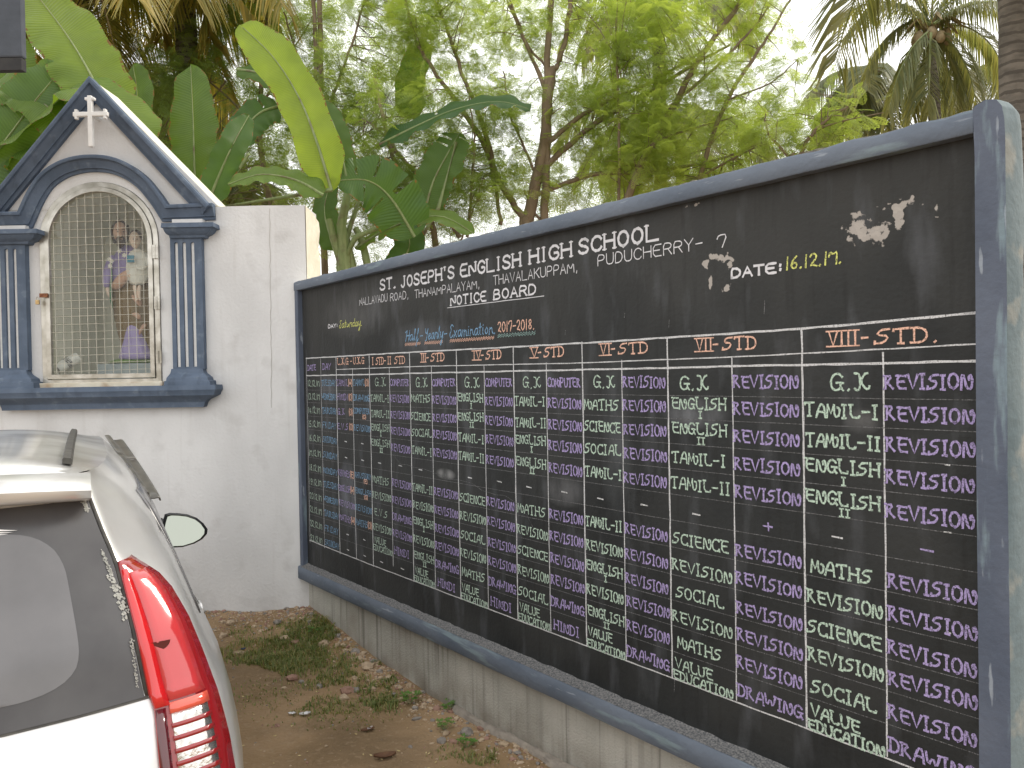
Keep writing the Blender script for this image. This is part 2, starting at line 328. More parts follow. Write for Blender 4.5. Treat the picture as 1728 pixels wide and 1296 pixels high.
# ------------------------------------------------------------------ ground
BR = -R(52.27)                                            # heading of the board wall
BC = Vector((-1.5749, 6.1, 0)); BE = Vector((.6119, -.7909, 0)); BN = Vector((-.7909, -.6119, 0))
def gh(x, y):
    """ground height: flat yard with a bank of soil and rubble against both walls"""
    h = -.105
    ds = 6.1 - y; p = Vector((x, y, 0)) - BC; db = p.dot(BN); s = p.dot(BE)
    if ds > -.2 and db > -.2 and -6 < s < 6 and x > -7:
        h += .13 * math.exp(-(max(ds, 0) / .42) ** 1.6) * (1 if s < 1.2 else .5)
        h += .055 * math.exp(-(max(db, 0) / .22) ** 1.7) * (.6 + .4 * math.sin(s * 2.3))
        h += .018 * noise.noise(Vector((x * 2.2, y * 2.2, 0))) + .010 * noise.noise(Vector((x * 9, y * 9, 3)))
    return h
def gpt(px, py):
    r = ray(px, py); z = -.08; p = None
    for _ in range(4):
        t = (z - CAMH) / r.z; p = Vector((0, 0, CAMH)) + r * t; z = gh(p.x, p.y)
    return Vector((p.x, p.y, z))
mb = MB(); NX = 170
xs = np.linspace(-3.2, 2.2, NX); ys = np.linspace(0.2, 6.6, NX)
mb.grid([[(x, y, gh(x, y)) for x in xs] for y in ys])
ring = [(-3.2, .2), (2.2, .2), (2.2, 6.6), (-3.2, 6.6)]; S_ = 400
big = [(-S_, -S_), (S_, -S_), (S_, S_), (-S_, S_)]
def edge_pts(i):
    if i == 0: return [(x, ys[0]) for x in xs]
    if i == 1: return [(xs[-1], y) for y in ys]
    if i == 2: return [(x, ys[-1]) for x in xs[::-1]]
    return [(xs[0], y) for y in ys[::-1]]
for i in range(4):
    e_ = edge_pts(i); a, b = big[i], big[(i + 1) % 4]
    for j in range(len(e_) - 1):
        q0, q1 = j / (len(e_) - 1), (j + 1) / (len(e_) - 1)
        A = (a[0] + (b[0] - a[0]) * q0, a[1] + (b[1] - a[1]) * q0, -.105); B = (a[0] + (b[0] - a[0]) * q1, a[1] + (b[1] - a[1]) * q1, -.105)
        mb.add([(*e_[j], gh(*e_[j])), (*e_[j + 1], gh(*e_[j + 1])), B, A], [(0, 1, 2, 3)])
g = mb.build('ground', M['ground'], smooth=True, angle=180); tag(g, kind='structure')

# ------------------------------------------------------------------ boundary wall with the shrine
WY = 6.1
def SP(px, py, proud=0.0):
    p = at(px, py, WY - proud); return (p.x, p.z)
wall = thing('boundary_wall', (0, WY, 0), 'white plastered boundary wall with stains between the shrine and the black notice board', 'wall')
ox, oz = SP(168, 408)                                     # springing centre of the door arch
r_o = .447; zb = SP(170, 650)[1]
def archpts(r, zbot, n=28, cx=ox, cz=oz):
    return [(cx - r, zbot)] + [(cx - r * math.cos(math.pi * i / n), cz + r * math.sin(math.pi * i / n)) for i in range(n + 1)] + [(cx + r, zbot)]
ztop = SP(450, 347.5)[1]; xr = SP(518, 500)[0]
na = math.sqrt(r_o ** 2 - (ztop - oz) ** 2); a0 = math.asin((ztop - oz) / r_o)
not_lo = [(ox + na, ztop)] + [(ox + r_o * math.cos(a0 * (1 - i / 8)), oz + r_o * math.sin(a0 * (1 - i / 8))) for i in range(1, 9)] + [(ox + r_o, zb), (ox - r_o, zb)] + [(ox - r_o * math.cos(a0 * i / 8), oz + r_o * math.sin(a0 * i / 8)) for i in range(0, 8)] + [(ox - na, ztop)]
not_hi = [(ox - r_o * math.cos(a0 + (math.pi - 2 * a0) * i / 20), oz + r_o * math.sin(a0 + (math.pi - 2 * a0) * i / 20)) for i in range(21)]
outl = [(-7, -.5), (xr, -.5), (xr, 1.0), (xr + .002, 1.8), (xr - .004, ztop), (-.0 + SP(440, 348)[0], ztop + .004), (SP(340, 348)[0], ztop)] + not_lo + [(-7, ztop - .001)]
wf = plate(outl, [], 0, .36).build('wall_face', M['wall'], wall)
# thick end pier, its cream painted face turned to the yard
mb = MB(); rows = []
random.seed(3)
for i in range(30):
    z = -.5 + (ztop + .5) * i / 29; k = -.035 if i == 29 else 0
    rows.append([(xr + .003, .003, z + 0), (xr + .004 + random.uniform(0, .004), .20, z + k * .6), (xr - .002 + random.uniform(-.008, .010), .43, z + k * 1.4), (xr - .35, .43, z + k), (xr - .35, .363, z)])
mb.grid(rows); mb.add(rows[-1], [(0, 1, 2, 3, 4)]); mb.build('end_face', M['cream'], wall)
# hairline crack and patched seam, slightly proud ridge of plaster
mb = MB(); pts = [(SP(455 - (y - 348) * -.01, y)) for y in range(352, 700, 12)]
mb.tube([(x + random.uniform(-.004, .004), -.0005, z) for x, z in pts], .0022, 4)
mb.build('plaster_seam', mat('plaster_seam_grey', (.42, .40, .37)), wall)

shrine = thing('wall_shrine', (0, WY, 0), 'gabled white and slate-blue wall shrine with white cross, fluted pilasters and arched mesh door', 'shrine')
# gable block
GA = SP(150, 128, .10); GRt = SP(352, 346, .10); GL = SP(-38, 358, .10)
ap = (GA[0], GA[1] - .012)
gb = plate([(GL[0], ztop + .0005)] + not_hi + [(GRt[0], ztop + .0005), (GRt[0] + .03, ztop + .012), ap], [], -.004, .34).build('gable', [M['wall'], M['cream']], shrine)
for p in gb.data.polygons:
    if abs(p.normal.y) < .5: p.material_index = 1
prof = [(0, 0), (0, .095), (.012, .10), (.030, .098), (.034, .078), (.045, .072), (.075, .052), (.086, .050), (.088, .034), (.110, .030), (.112, 0)]
gp = [(GL[0], GL[1]), (GA[0], GA[1]), (GRt[0], GRt[1])]
sweep(gp, [(d, p) for d, p in prof], -.004, side=-1).build('gable_moulding', M['trim'], shrine, smooth=True, angle=25)
# arch moulding with returns
L0 = [(-38, 358), (28, 356.5)]; c1 = [(28.5, 356.5), (44, 323), (64.5, 293.5), (94, 273), (126, 262.7), (158, 260.4), (188, 264.2), (217, 276), (243, 295), (261, 315.5), (273, 331.6), (281.5, 345)]
pth = [SP(*q, .08) for q in [L0[0]] + c1 + [(357, 342)]]
pp = [pth[0]]                                             # smooth the arch part with a Catmull-Rom spline
A_ = pth[1:-1]
for i in range(len(A_) - 1):
    p0 = A_[max(i - 1, 0)]; p1 = A_[i]; p2 = A_[i + 1]; p3 = A_[min(i + 2, len(A_) - 1)]
    for k in range(4):
        t = k / 4; f = lambda a, b, c, d: .5 * ((2 * b) + (-a + c) * t + (2 * a - 5 * b + 4 * c - d) * t * t + (-a + 3 * b - 3 * c + d) * t ** 3)
        pp.append((f(p0[0], p1[0], p2[0], p3[0]), f(p0[1], p1[1], p2[1], p3[1])))
pp += [A_[-1], pth[-1]]
profa = [(0, 0), (0, .072), (.010, .078), (.026, .076), (.030, .058), (.045, .055), (.080, .035), (.090, .034), (.092, .020), (.113, .018), (.115, 0)]
sweep(pp, profa, -.005, side=-1).build('arch_moulding', M['trim'], shrine, smooth=True, angle=25)

def stack(px0, px1, levels, base=0.0, lo_x=None):
    """stepped block: levels = [(py, half-width add, proud)] from top down; px0..px1 is the narrow shaft width"""
    mb = MB(); rows = []
    for (py, ex, pr) in levels:
        a = SP(px0 - ex, py, pr); b = SP(px1 + ex, py, pr); z = (a[1] + b[1]) / 2
        rows.append([(a[0], base + .0, z), (a[0], base - pr, z), (b[0], base - pr, z), (b[0], base, z)])
    mb.grid(rows); mb.add(rows[0], [(0, 1, 2, 3)]); mb.add(rows[-1], [(3, 2, 1, 0)]); return mb
caplv = [(375.5, 17, .13), (383, 18, .135), (385, 14, .12), (390, 12, .11), (394, 9, .095), (397, 4, .08), (401, 3, .075), (402, 0, .058)]
baselv = [(622, 0, .062), (627, 1, .07), (630, 2, .075), (637, 8, .11), (642, 9, .115), (643, 12, .125), (653, 13, .13)]
for (x0, x1, fl, dy) in [(289, 342, (299, 312.5, 326.5), 0), (-12, 44, (-1.5, 12.3, 26), 11)]:
    pil = MB(); za = SP(x0, 401 + dy, .055)[1]; zb_ = SP(x0, 624 + dy * .2, .055)[1]
    X0 = SP(x0, 500, .055)[0]; X1 = SP(x1, 500, .055)[0]; holes = []
    zt = za - .035; zl = zb_ + .02
    for fx in fl:
        cx = SP(fx, 500, .055)[0]; r = .0135
        holes.append(([(cx - r, zl), ] + [(cx - r * math.cos(math.pi * i / 6), zt - r + r * math.sin(math.pi * i / 6)) for i in range(7)] + [(cx + r, zl)])[::-1])
    o = plate([(X0, zb_), (X1, zb_), (X1, za), (X0, za)], holes, -.055, -.002).build('pilaster', M['trim'], shrine)
    o['label'] = 'right fluted pilaster' if x0 > 100 else 'left fluted pilaster'
    for fx in fl:
        cx = SP(fx, 500, .055)[0]
        MB().box(cx - .0132, cx + .0132, -.036, -.003, zl, zt).build('flute', M['white'], o)
    stack(x0, x1, [(y + dy, e, p) for y, e, p in caplv]).build('capital', M['trim'], shrine, smooth=True, angle=25)
    stack(x0, x1, [(y + dy * .25, e, p) for y, e, p in baselv]).build('pilaster_base', M['trim'], shrine, smooth=True, angle=25)
    a = SP(x0 + 2, 371 + dy, .06); b = SP(x1, 376 + dy, .06)
    MB().box(a[0], b[0], -.07, -.003, b[1] - .005, a[1] + .002).build('neck_block', M['wall'], shrine)
# ledge
rows = []
for (py, l, r_, pr) in [(652, -60, 363, .15), (660, -60, 364, .155), (664, -60, 362, .145), (669, -55, 361, .14), (673, -40, 355, .11), (676, -10, 349, .09), (680, 0, 346, .075), (687, 3, 344, .07), (689, 3, 343, .07)]:
    a = SP(l, py + 2, pr); b = SP(r_, py, pr); z = (a[1] + b[1]) / 2; rows.append([(a[0], 0, z), (a[0], -pr, z), (b[0], -pr, z), (b[0], 0, z)])
mb = MB(); mb.grid(rows); mb.add(rows[0], [(0, 1, 2, 3)]); mb.add(rows[-1], [(3, 2, 1, 0)]); mb.build('ledge', M['trim'], shrine, smooth=True, angle=25)
a = SP(64, 646, .02); b = SP(277, 653.5, .02); MB().box(a[0], b[0], -.05, .30, b[1] + .003, a[1] - .004).build('sill', M['sill'], shrine, bevel=.004)
# cross
mb = MB(); cx, cz = SP(154.5, 194, .12); ct = SP(154.5, 163, .12)[1]; cb = SP(157.5, 249, .12)[1]; hw = .016
mb.box(cx - hw, cx + hw, -.15, -.115, cb, ct)
xl = SP(126, 196, .12)[0]; xr_ = SP(184, 192, .12)[0]
mb.box(xl, xr_, -.149, -.116, cz - hw, cz + hw)
for (x, z, a, b) in [(xl + .021, cz, .010, .036), (xr_ - .021, cz, .010, .036), (cx, ct - .022, .036, .010)]: mb.box(x - a, x + a, -.148, -.117, z - b, z + b)
mb.box(cx - .01, cx + .01, -.116, -.003, cz - .01, cz + .01)
mb.build('cross', M['white'], shrine, bevel=.004)
# niche: arched lining and back
rin = r_o - .004
ar = archpts(rin, zb + .002); mb = MB()
mb.grid([[(x, .05, z) for x, z in ar], [(x, .93, z) for x, z in ar]]); mb.add([(x, .93, z) for x, z in ar], [tuple(range(len(ar)))])
mb.add([(ar[0][0], .05, ar[0][1]), (ar[-1][0], .05, ar[0][1]), (ar[-1][0], .93, ar[0][1]), (ar[0][0], .93, ar[0][1])], [(0, 1, 2, 3)])
o = mb.build('niche', M['tile'], shrine, smooth=True, angle=30)
mb = MB(); ar2 = archpts(r_o + .10, zb - .25); mb.grid([[(x, .361, z) for x, z in ar2], [(x, 1.03, z) for x, z in ar2]]); mb.add([(x, 1.03, z) for x, z in ar2], [tuple(range(len(ar2)))])
mb.build('niche_shell', M['wall'], shrine, smooth=True, angle=30)
# steel door frame and door leaf
zs = zb + .006
def arch_sweep(r, wdt, y_front, dep, name, m, zbot):
    p = archpts(r, zbot, 36); return sweep(p + [], [(0, 0), (0, dep), (.002, dep + .002), (wdt - .002, dep + .002), (wdt, dep), (wdt, 0)], y_front + dep, closed=True, side=-1).build(name, m, shrine, smooth=True, angle=30)
arch_sweep(r_o - .002, .040, -.012, .050, 'door_frame', M['steel'], zs)
door = arch_sweep(r_o - .044, .034, -.026, .030, 'door_leaf', M['steel'], zs + .045)
rd = r_o - .076; wz0 = zs + .075
for i in range(13):
    x = ox - rd + (i + .55) * .0605
    if abs(x - ox) > rd * .985: continue
    zt = oz + math.sqrt(max(rd * rd - (x - ox) ** 2, 0)); MB().tube([(x + random.uniform(-.002, .002), -.014, wz0), (x, -.014, (wz0 + zt) / 2), (x + random.uniform(-.002, .002), -.014, zt)], .0020, 5).build('wire', M['wire'], door)
for i in range(26):
    z = wz0 + .03 + i * .0588
    if z > oz + rd * .98: break
    hwid = rd if z < oz else math.sqrt(max(rd * rd - (z - oz) ** 2, 0))
    MB().tube([(ox - hwid, -.0095, z - .005), (ox, -.0095, z + random.uniform(-.002, .002)), (ox + hwid, -.0095, z + .006)], .0018, 5).build('wire', M['wire'], door)
gpts = archpts(rd + .002, wz0 - .003); mb = MB(); mb.add([(x, .004, z) for x, z in gpts], [tuple(range(len(gpts)))]); mb.build('glass_pane', M['glass'], door)
for (hx, hy0, hy1) in [(262, 413, 436), (265, 500, 522), (268, 592, 613)]:
    a = SP(hx - 4.5, hy1, .03); b = SP(hx + 4.5, hy0, .03); mb = MB()
    mb.box(a[0], b[0], -.034, -.029, a[1], b[1]); c_ = (a[0] + b[0]) / 2; mb.tube([(c_, -.036, a[1]), (c_, -.036, b[1])], .005, 8)
    for zq in (.2, .5, .8):
        for xx in (a[0] + .007, b[0] - .007): mb.tube([(xx, -.034, a[1] + (b[1] - a[1]) * zq), (xx, -.037, a[1] + (b[1] - a[1]) * zq)], .003, 6)
    mb.build('hinge', M['steel'], shrine)
a = SP(67, 502, .05); b = SP(80, 495, .05); MB().box(a[0], b[0], -.055, -.040, a[1], b[1]).build('hasp', M['rust'], shrine)
pk = thing('padlock', (SP(71.5, 506)[0], WY - .062, SP(71, 511)[1]), 'small brass padlock hanging from the rusty hasp on the shrine door', 'padlock')
MB().box(-.013, .013, -.010, .008, -.018, .016).build('lock_body', M['brass'], pk, bevel=.003)
MB().tube([(-.008, 0, .015), (-.008, 0, .030), (-.004, 0, .036), (.004, 0, .036), (.008, 0, .030), (.008, 0, .015)], .003, 6).build('shackle', M['steel'], pk)

# ------------------------------------------------------------------ statue in the niche
SD = 6.60
def S3(px, py, dy=0.0): return at(px, py, SD + dy)
sbase = S3(226, 626)
st = thing('statue', (sbase.x, SD, sbase.z), 'painted statue of a bearded man in brown and violet carrying a child in white', 'statue')
floor_z = zb + .005
def loc(p): return (p[0] - sbase.x, p[1] - SD, p[2] - sbase.z)
def loft(slices, name, m, n=22, folds=0, famp=.0, depth=.7, dy=0.0, parent=st, subd=1, tilt=0):
    rows = []
    for k, (py, xl_, xr_) in enumerate(slices):
        a = S3(xl_, py, dy); b = S3(xr_, py, dy); c = (a + b) / 2; rx = (b - a).length / 2; row = []
        for j in range(n):
            q = 2 * math.pi * j / n; f = 1 + famp * math.sin(folds * q + k * .35)
            row.append(loc((c.x + math.cos(q) * rx * (f if abs(math.cos(q)) < .9 else 1), c.y - math.sin(q) * rx * depth * f, c.z)))
        rows.append(row)
    mb = MB(); mb.grid(rows, closed=True); mb.add(rows[0], [tuple(range(n))]); mb.add(rows[-1], [tuple(range(n - 1, -1, -1))])
    return mb.build(name, m, parent, smooth=True, angle=80, subd=subd)
def ball(px, py, rx, ry, name, m, dy=0.0, dep=1.0, parent=st, shape=None):
    rows = []
    for i in range(11):
        ph = math.pi * i / 10; s_ = math.sin(ph); zz_ = math.cos(ph); k = shape(zz_) if shape else 1
        c = S3(px, py, dy); sx = rx * SD / F; sz = ry * SD / F
        rows.append([loc((c.x + sx * s_ * k * math.cos(q), c.y - sx * dep * s_ * k * math.sin(q), c.z + sz * zz_)) for q in [2 * math.pi * j / 16 for j in range(16)]])
    mb = MB(); mb.grid(rows, closed=True); return mb.build(name, m, parent, smooth=True, angle=80)
a = S3(181, 627); b = S3(270, 613)
MB().box(a.x - sbase.x, b.x - sbase.x, -.17, .2, floor_z - sbase.z, b.z - sbase.z).build('plinth', M['slate'], st, bevel=.006)
loft([(614, 181, 270), (610, 184, 268), (606, 196, 262), (604, 210, 250)], 'grass_base', M['moss'], depth=.8, famp=.03, folds=5, dy=.01)
loft([(606, 205, 262), (596, 206, 264), (575, 203, 264), (555, 197, 264), (535, 193, 264), (515, 191, 264), (500, 190, 263), (486, 190, 261), (476, 191, 258), (466, 194, 254)], 'mantle', M['robe'], folds=9, famp=.035, depth=.55)
loft([(608, 199, 258), (600, 202, 256), (585, 206, 250), (570, 210, 243), (556, 213, 236), (545, 217, 229)], 'tunic_hem', M['purple'], folds=8, famp=.06, depth=.55, dy=-.07)
loft([(484, 190, 256), (470, 188, 257), (455, 188, 257), (440, 190, 255), (430, 193, 250), (423, 198, 240), (418, 203, 226), (413, 206, 219)], 'tunic', M['purple'], folds=6, famp=.04, depth=.55)
mb = MB(); mb.tube([loc(S3(*p)) for p in [(194, 430, -.02), (186, 446, -.04), (182, 462, -.06), (180, 478, -.07), (182, 486, -.07)]], [.034, .040, .042, .036, .026], 12); mb.build('sleeve', M['purple'], st, smooth=True, angle=80, subd=1)
mb = MB(); mb.tube([loc(S3(*p)) for p in [(181, 484, -.07), (183, 494, -.08), (187, 503, -.09), (191, 508, -.09)]], [.022, .019, .014, .006], 10); mb.build('hand', M['skinp'], st, smooth=True, angle=80, subd=1)
mb = MB(); mb.tube([loc(S3(*p)) for p in [(192, 486, -.10), (198, 480, -.13), (206, 471, -.15), (214, 462, -.15), (219, 457, -.14)]], [.028, .042, .045, .034, .018], 12); mb.build('mantle_sleeve', M['tan'], st, smooth=True, angle=80, subd=1)
mb = MB()
for k, (dx, ln) in enumerate([(0, 9), (2.5, 11), (5, 10.5), (7.5, 8)]): mb.tube([loc(S3(214 + dx, 466 - dx * .4, -.16)), loc(S3(218 + dx, 464 - dx * .5, -.185)), loc(S3(214 + dx + ln * .6, 468 - dx * .4, -.18))], [.0075, .007, .005], 7)
mb.tube([loc(S3(212, 462, -.16)), loc(S3(216, 457, -.18)), loc(S3(221, 456, -.18))], [.008, .007, .005], 7)
mb.build('hand', M['skinp'], st, smooth=True, angle=80)
# lining folds of the mantle
for pts, rr in [([(222, 498, -.15), (229, 503, -.17), (236, 511, -.16), (237, 518, -.14)], [.006, .030, .026, .004]), ([(222, 530, -.14), (229, 530, -.17), (235, 535, -.16), (237, 539, -.13)], [.005, .022, .024, .004]), ([(248, 546, -.09), (241, 551, -.13), (237, 558, -.14), (235, 566, -.12)], [.010, .022, .018, .004])]:
    mb = MB(); mb.tube([loc(S3(*p)) for p in pts], rr, 10); mb.build('mantle_lining', M['tan'], st, smooth=True, angle=80, subd=1)
# head: slightly bowed to the child
hd = ball(203, 394, 11.0, 20, 'head', M['skin'], -.03, 1.1, shape=lambda z: 1.0 if z > -.1 else 1.0 + .25 * z)
ball(203.5, 408, 8.6, 10.5, 'beard', M['hair'], -.075, .85, shape=lambda z: 1.0 if z > 0 else 1 + .35 * z)
mb = MB(); rows = []
for i in range(8):
    ph = math.pi * .56 * i / 7
    rows.append([loc((S3(203, 390).x + .058 * math.sin(ph) * math.cos(q) + .004, SD - .015 - .066 * math.sin(ph) * math.sin(q) * (.72 if math.sin(q) > 0 else 1.05), S3(203, 390).z + .094 * math.cos(ph))) for q in [2 * math.pi * j / 18 for j in range(18)]])
mb.grid(rows, closed=True); mb.build('hair', M['hair'], st, smooth=True, angle=80)
for sx in (-1, 1): mb = MB(); mb.tube([loc(S3(203 + sx * 11, 380, -.02)), loc(S3(203 + sx * 12.3, 390, -.01)), loc(S3(203 + sx * 11, 402, -.01)), loc(S3(203 + sx * 9.5, 411, -.02))], [.014, .018, .016, .008], 8); mb.build('hair', M['hair'], st, smooth=True, angle=80)
mb = MB(); mb.tube([loc(S3(203.5, 389, -.088)), loc(S3(203.8, 396, -.105)), loc(S3(203.6, 399, -.10))], [.004, .008, .007], 8); mb.build('nose', M['skin'], st, smooth=True, angle=80)
for e_ in (198.7, 208.3): ball(e_, 391, 1.5, 1.0, 'eye', M['darkeye'], -.088, .6); mb = MB(); mb.tube([loc(S3(e_ - 3, 387.6, -.084)), loc(S3(e_ + 2.6, 387.2, -.088))], .0025, 6); mb.build('eyebrow', M['hair'], st)
mb = MB(); mb.tube([loc(S3(200, 403.3, -.098)), loc(S3(203.6, 402.6, -.105)), loc(S3(207, 403.4, -.098))], .003, 6); mb.build('mouth', M['tan'], st)
# lily staff
mb = MB(); mb.tube([loc(S3(*p)) for p in [(188, 440, -.10), (188.5, 465, -.11), (187, 485, -.11), (187, 505, -.10), (190, 520, -.09)]], [.004, .007, .010, .011, .004], 8); mb.build('lily_stem', M['green'], st, smooth=True, angle=80)
for (fx, fy) in [(186, 438), (189.5, 441), (187, 449), (203, 424), (211, 431)]:
    mb = MB()
    for k in range(6):
        q = k * math.pi / 3 + fx; c = S3(fx, fy, -.115); t = c + Vector((math.cos(q) * .022, -.012, math.sin(q) * .022)); s_ = Vector((-math.sin(q), 0, math.cos(q))) * .008; md = c + (t - c) * .55 + Vector((0, -.006, 0))
        mb.add([loc(c), loc(md + s_), loc(t), loc(md - s_)], [(0, 1, 2, 3)])
    mb.build('lily_flower', M['cloth'], st)
# child
loft([(482, 222, 242), (474, 217, 247), (462, 213, 254), (450, 213, 257), (440, 214, 257), (432, 216, 254), (426, 219, 248), (422, 224, 238), (419, 227, 235)], 'child_gown', M['cloth'], folds=7, famp=.05, depth=.6, dy=-.14)
ball(228, 405, 9.2, 14.5, 'child_head', M['skinp'], -.15, 1.05, shape=lambda z: 1.0 if z > -.1 else 1.0 + .22 * z)
mb = MB(); rows = []; cc = S3(229, 402, -.14)
for i in range(7):
    ph = math.pi * .52 * i / 6
    rows.append([loc((cc.x + .052 * math.sin(ph) * math.cos(q), cc.y - .056 * math.sin(ph) * math.sin(q) * (.62 if math.sin(q) > 0 else 1.1), cc.z + .070 * math.cos(ph))) for q in [2 * math.pi * j / 16 for j in range(16)]])
mb.grid(rows, closed=True); mb.build('child_hair', M['hair'], st, smooth=True, angle=80)
for e_ in (224.8, 231.2): ball(e_, 403.5, 1.1, .8, 'child_eye', M['darkeye'], -.198, .6)
mb = MB(); mb.tube([loc(S3(227.8, 402, -.196)), loc(S3(228, 407.5, -.208))], [.003, .006], 7); mb.build('child_nose', M['skinp'], st, smooth=True)
mb = MB(); mb.tube([loc(S3(225.8, 412, -.194)), loc(S3(230.2, 412, -.194))], .0028, 6); mb.build('child_mouth', M['tan'], st)
a = S3(214.5, 443, -.23); b = S3(227, 431, -.23); MB().box(a.x - sbase.x, b.x - sbase.x, -.245, -.222, a.z - sbase.z, b.z - sbase.z).build('blue_tablet', M['bookb'], st, bevel=.004)
mb = MB(); mb.tube([loc(S3(*p)) for p in [(247, 432, -.16), (252, 444, -.19), (246, 453, -.22), (234, 455, -.235), (226, 447, -.24)]], [.020, .021, .019, .015, .010], 10); mb.build('child_sleeve', M['cloth'], st, smooth=True, angle=80, subd=1)
for (x0, x1) in [(226, 229), (236, 234)]:
    mb = MB(); mb.tube([loc(S3(x0, 480, -.17)), loc(S3(x1, 492, -.20)), loc(S3(x1 + 1, 503, -.19)), loc(S3(x1 + 3, 507, -.22))], [.017, .015, .011, .009], 10); mb.build('child_leg', M['skinp'], st, smooth=True, angle=80, subd=1)

# white tube with black print lying in the niche
c0 = at(96, 623, 6.30); c1_ = at(131, 603, 6.42)
can = thing('cardboard_tube', c0, 'white tube with a band of black print lying on the left of the shrine floor', 'tube')
ax = (c1_ - c0); ax_n = ax.normalized(); s1 = ax_n.cross(Vector((0, 0, 1))).normalized(); s2 = ax_n.cross(s1)
def ringp(t, r, n=20): return [tuple(ax * t + (s1 * math.cos(2 * math.pi * j / n) + s2 * math.sin(2 * math.pi * j / n)) * r) for j in range(n)]
mb = MB(); rr = .042; rows = [ringp(0, rr - .004), ringp(0, rr), ringp(1, rr), ringp(1, rr - .004), ringp(.6, rr - .004)]; mb.grid(rows, closed=True); mb.build('tube_wall', M['white'], can, smooth=True, angle=30)
mb = MB()
for k in range(16):                                        # black letter-like print strokes curved on the tube
    q = math.pi * (-.2 + k * .085); t0 = .40; t1 = .62 if k % 3 else .56
    def cp(t, q_): return tuple(ax * t + (s1 * math.cos(q_) + s2 * math.sin(q_)) * (rr + .001))
    for s_ in (1, -1): mb.add([cp(t0, s_ * q), cp(t0, s_ * (q + .10)), cp(t1, s_ * (q + .10 + .08 * (k % 2))), cp(t1, s_ * (q + .08 * (k % 2)))], [(0, 1, 2, 3)])
mb.build('print_band', M['darkeye'], can)

# ------------------------------------------------------------------ notice board wall
bw = thing('notice_board_wall', (BC.x, BC.y, 0), 'long black painted notice board wall with slate-blue frame, chalk timetable and grey stained plinth', 'notice board', rz=BR)
S1 = 4.857; ZT = 2.515; ZB = .265; TH = .085
# core: plinth below, blackboard above; local x along the wall, front is -y
random.seed(11)
N_ = 90
mb = MB(); rows = []
for z in (-.5, -.2, 0, .1, ZB + .02): rows.append([(-.02 + (S1 - .02) * i / N_, .012 + .004 * noise.noise(Vector((i * .3, z * 9, 0))), z) for i in range(N_ + 1)])
mb.grid(rows); x_ = S1 - .04
mb.add([(x_, .012, -.5), (x_, TH - .012, -.5), (x_, TH - .012, ZB), (x_, .012, ZB), (-.02, .012, -.5), (-.02, TH - .01, -.5), (-.02, TH - .01, ZB), (-.02, .012, ZB)], [(0, 1, 2, 3), (1, 5, 6, 2)])
mb.build('plinth', M['plinth'], bw, smooth=True, angle=60)
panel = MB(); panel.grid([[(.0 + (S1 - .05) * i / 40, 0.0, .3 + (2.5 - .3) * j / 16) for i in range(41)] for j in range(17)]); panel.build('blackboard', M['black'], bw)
# rear core incl. broken, rounded end
mb = MB(); outl = [(-.02, ZB - .01), (S1 - .012, ZB - .01), (S1 - .008, 1.2), (S1 - .012, 2.42), (S1 - .03, 2.475), (S1 - .07, 2.503), (3.0, 2.498), (1.0, 2.487), (-.02, 2.478)]
plate(outl, [], .012, TH).build('core', M['mortar'], bw)
# frame: top, bottom, uprights
def bar(x0, x1, z0f, z1f, pr, m, name, n=120, edge=.006, top=True, ymin=.011):
    """long bar proud of the board by pr; z0f/z1f give its lower/upper edge along x; the top edge is rough"""
    mb = MB(); rows = []
    for i in range(n + 1):
        x = x0 + (x1 - x0) * i / n; a = z0f(x) + .002 * noise.noise(Vector((x * 7, 1, 0))); b = z1f(x) + edge * noise.noise(Vector((x * 9, 5, 0))) + edge * .8 * noise.noise(Vector((x * 35, 9, 0)))
        q = pr + .003 * noise.noise(Vector((x * 5, 0, 7)))
        rows.append([(x, ymin, a), (x, -q + .004, a), (x, -q, a + .005), (x, -q, b - .008), (x, -q + .005 + .004 * abs(noise.noise(Vector((x * 40, 2, 0)))), b), (x, ymin, b + .001)])
    mb.grid(rows, closed=True); mb.add(rows[0], [tuple(range(6))]); mb.add(rows[-1], [tuple(range(5, -1, -1))]); return mb.build(name, m, bw, smooth=True, angle=40)
zt_ = lambda x: 2.497 + .0035 * x
bar(-.015, S1 - .083, lambda x: 2.432 + .0035 * x, zt_, .045, M['frame'], 'frame_top')
bar(-.015, S1 - .082, lambda x: .275, lambda x: .372, .060, M['frame'], 'frame_bottom', edge=.002)
# top slab behind the frame with crumbling lime edge
mb = MB(); rows = []
for i in range(260):
    x = -.02 + (S1 - .06) * i / 259; nz = noise.noise(Vector((x * 22, 0, 1))); n2 = noise.noise(Vector((x * 60, 4, 1))); t = zt_(x)
    rows.append([(x, .010, t - .02), (x, -.026 + .010 * nz, t + .003 + .009 * abs(n2) + .004 * nz), (x, .03, t + .012 + .008 * nz), (x, TH * .6, t + .014 + .006 * n2), (x, TH + .005, t + .001), (x, TH + .005, t - .03)])
mb.grid(rows); mb.build('mortar_cap', M['mortar'], bw)
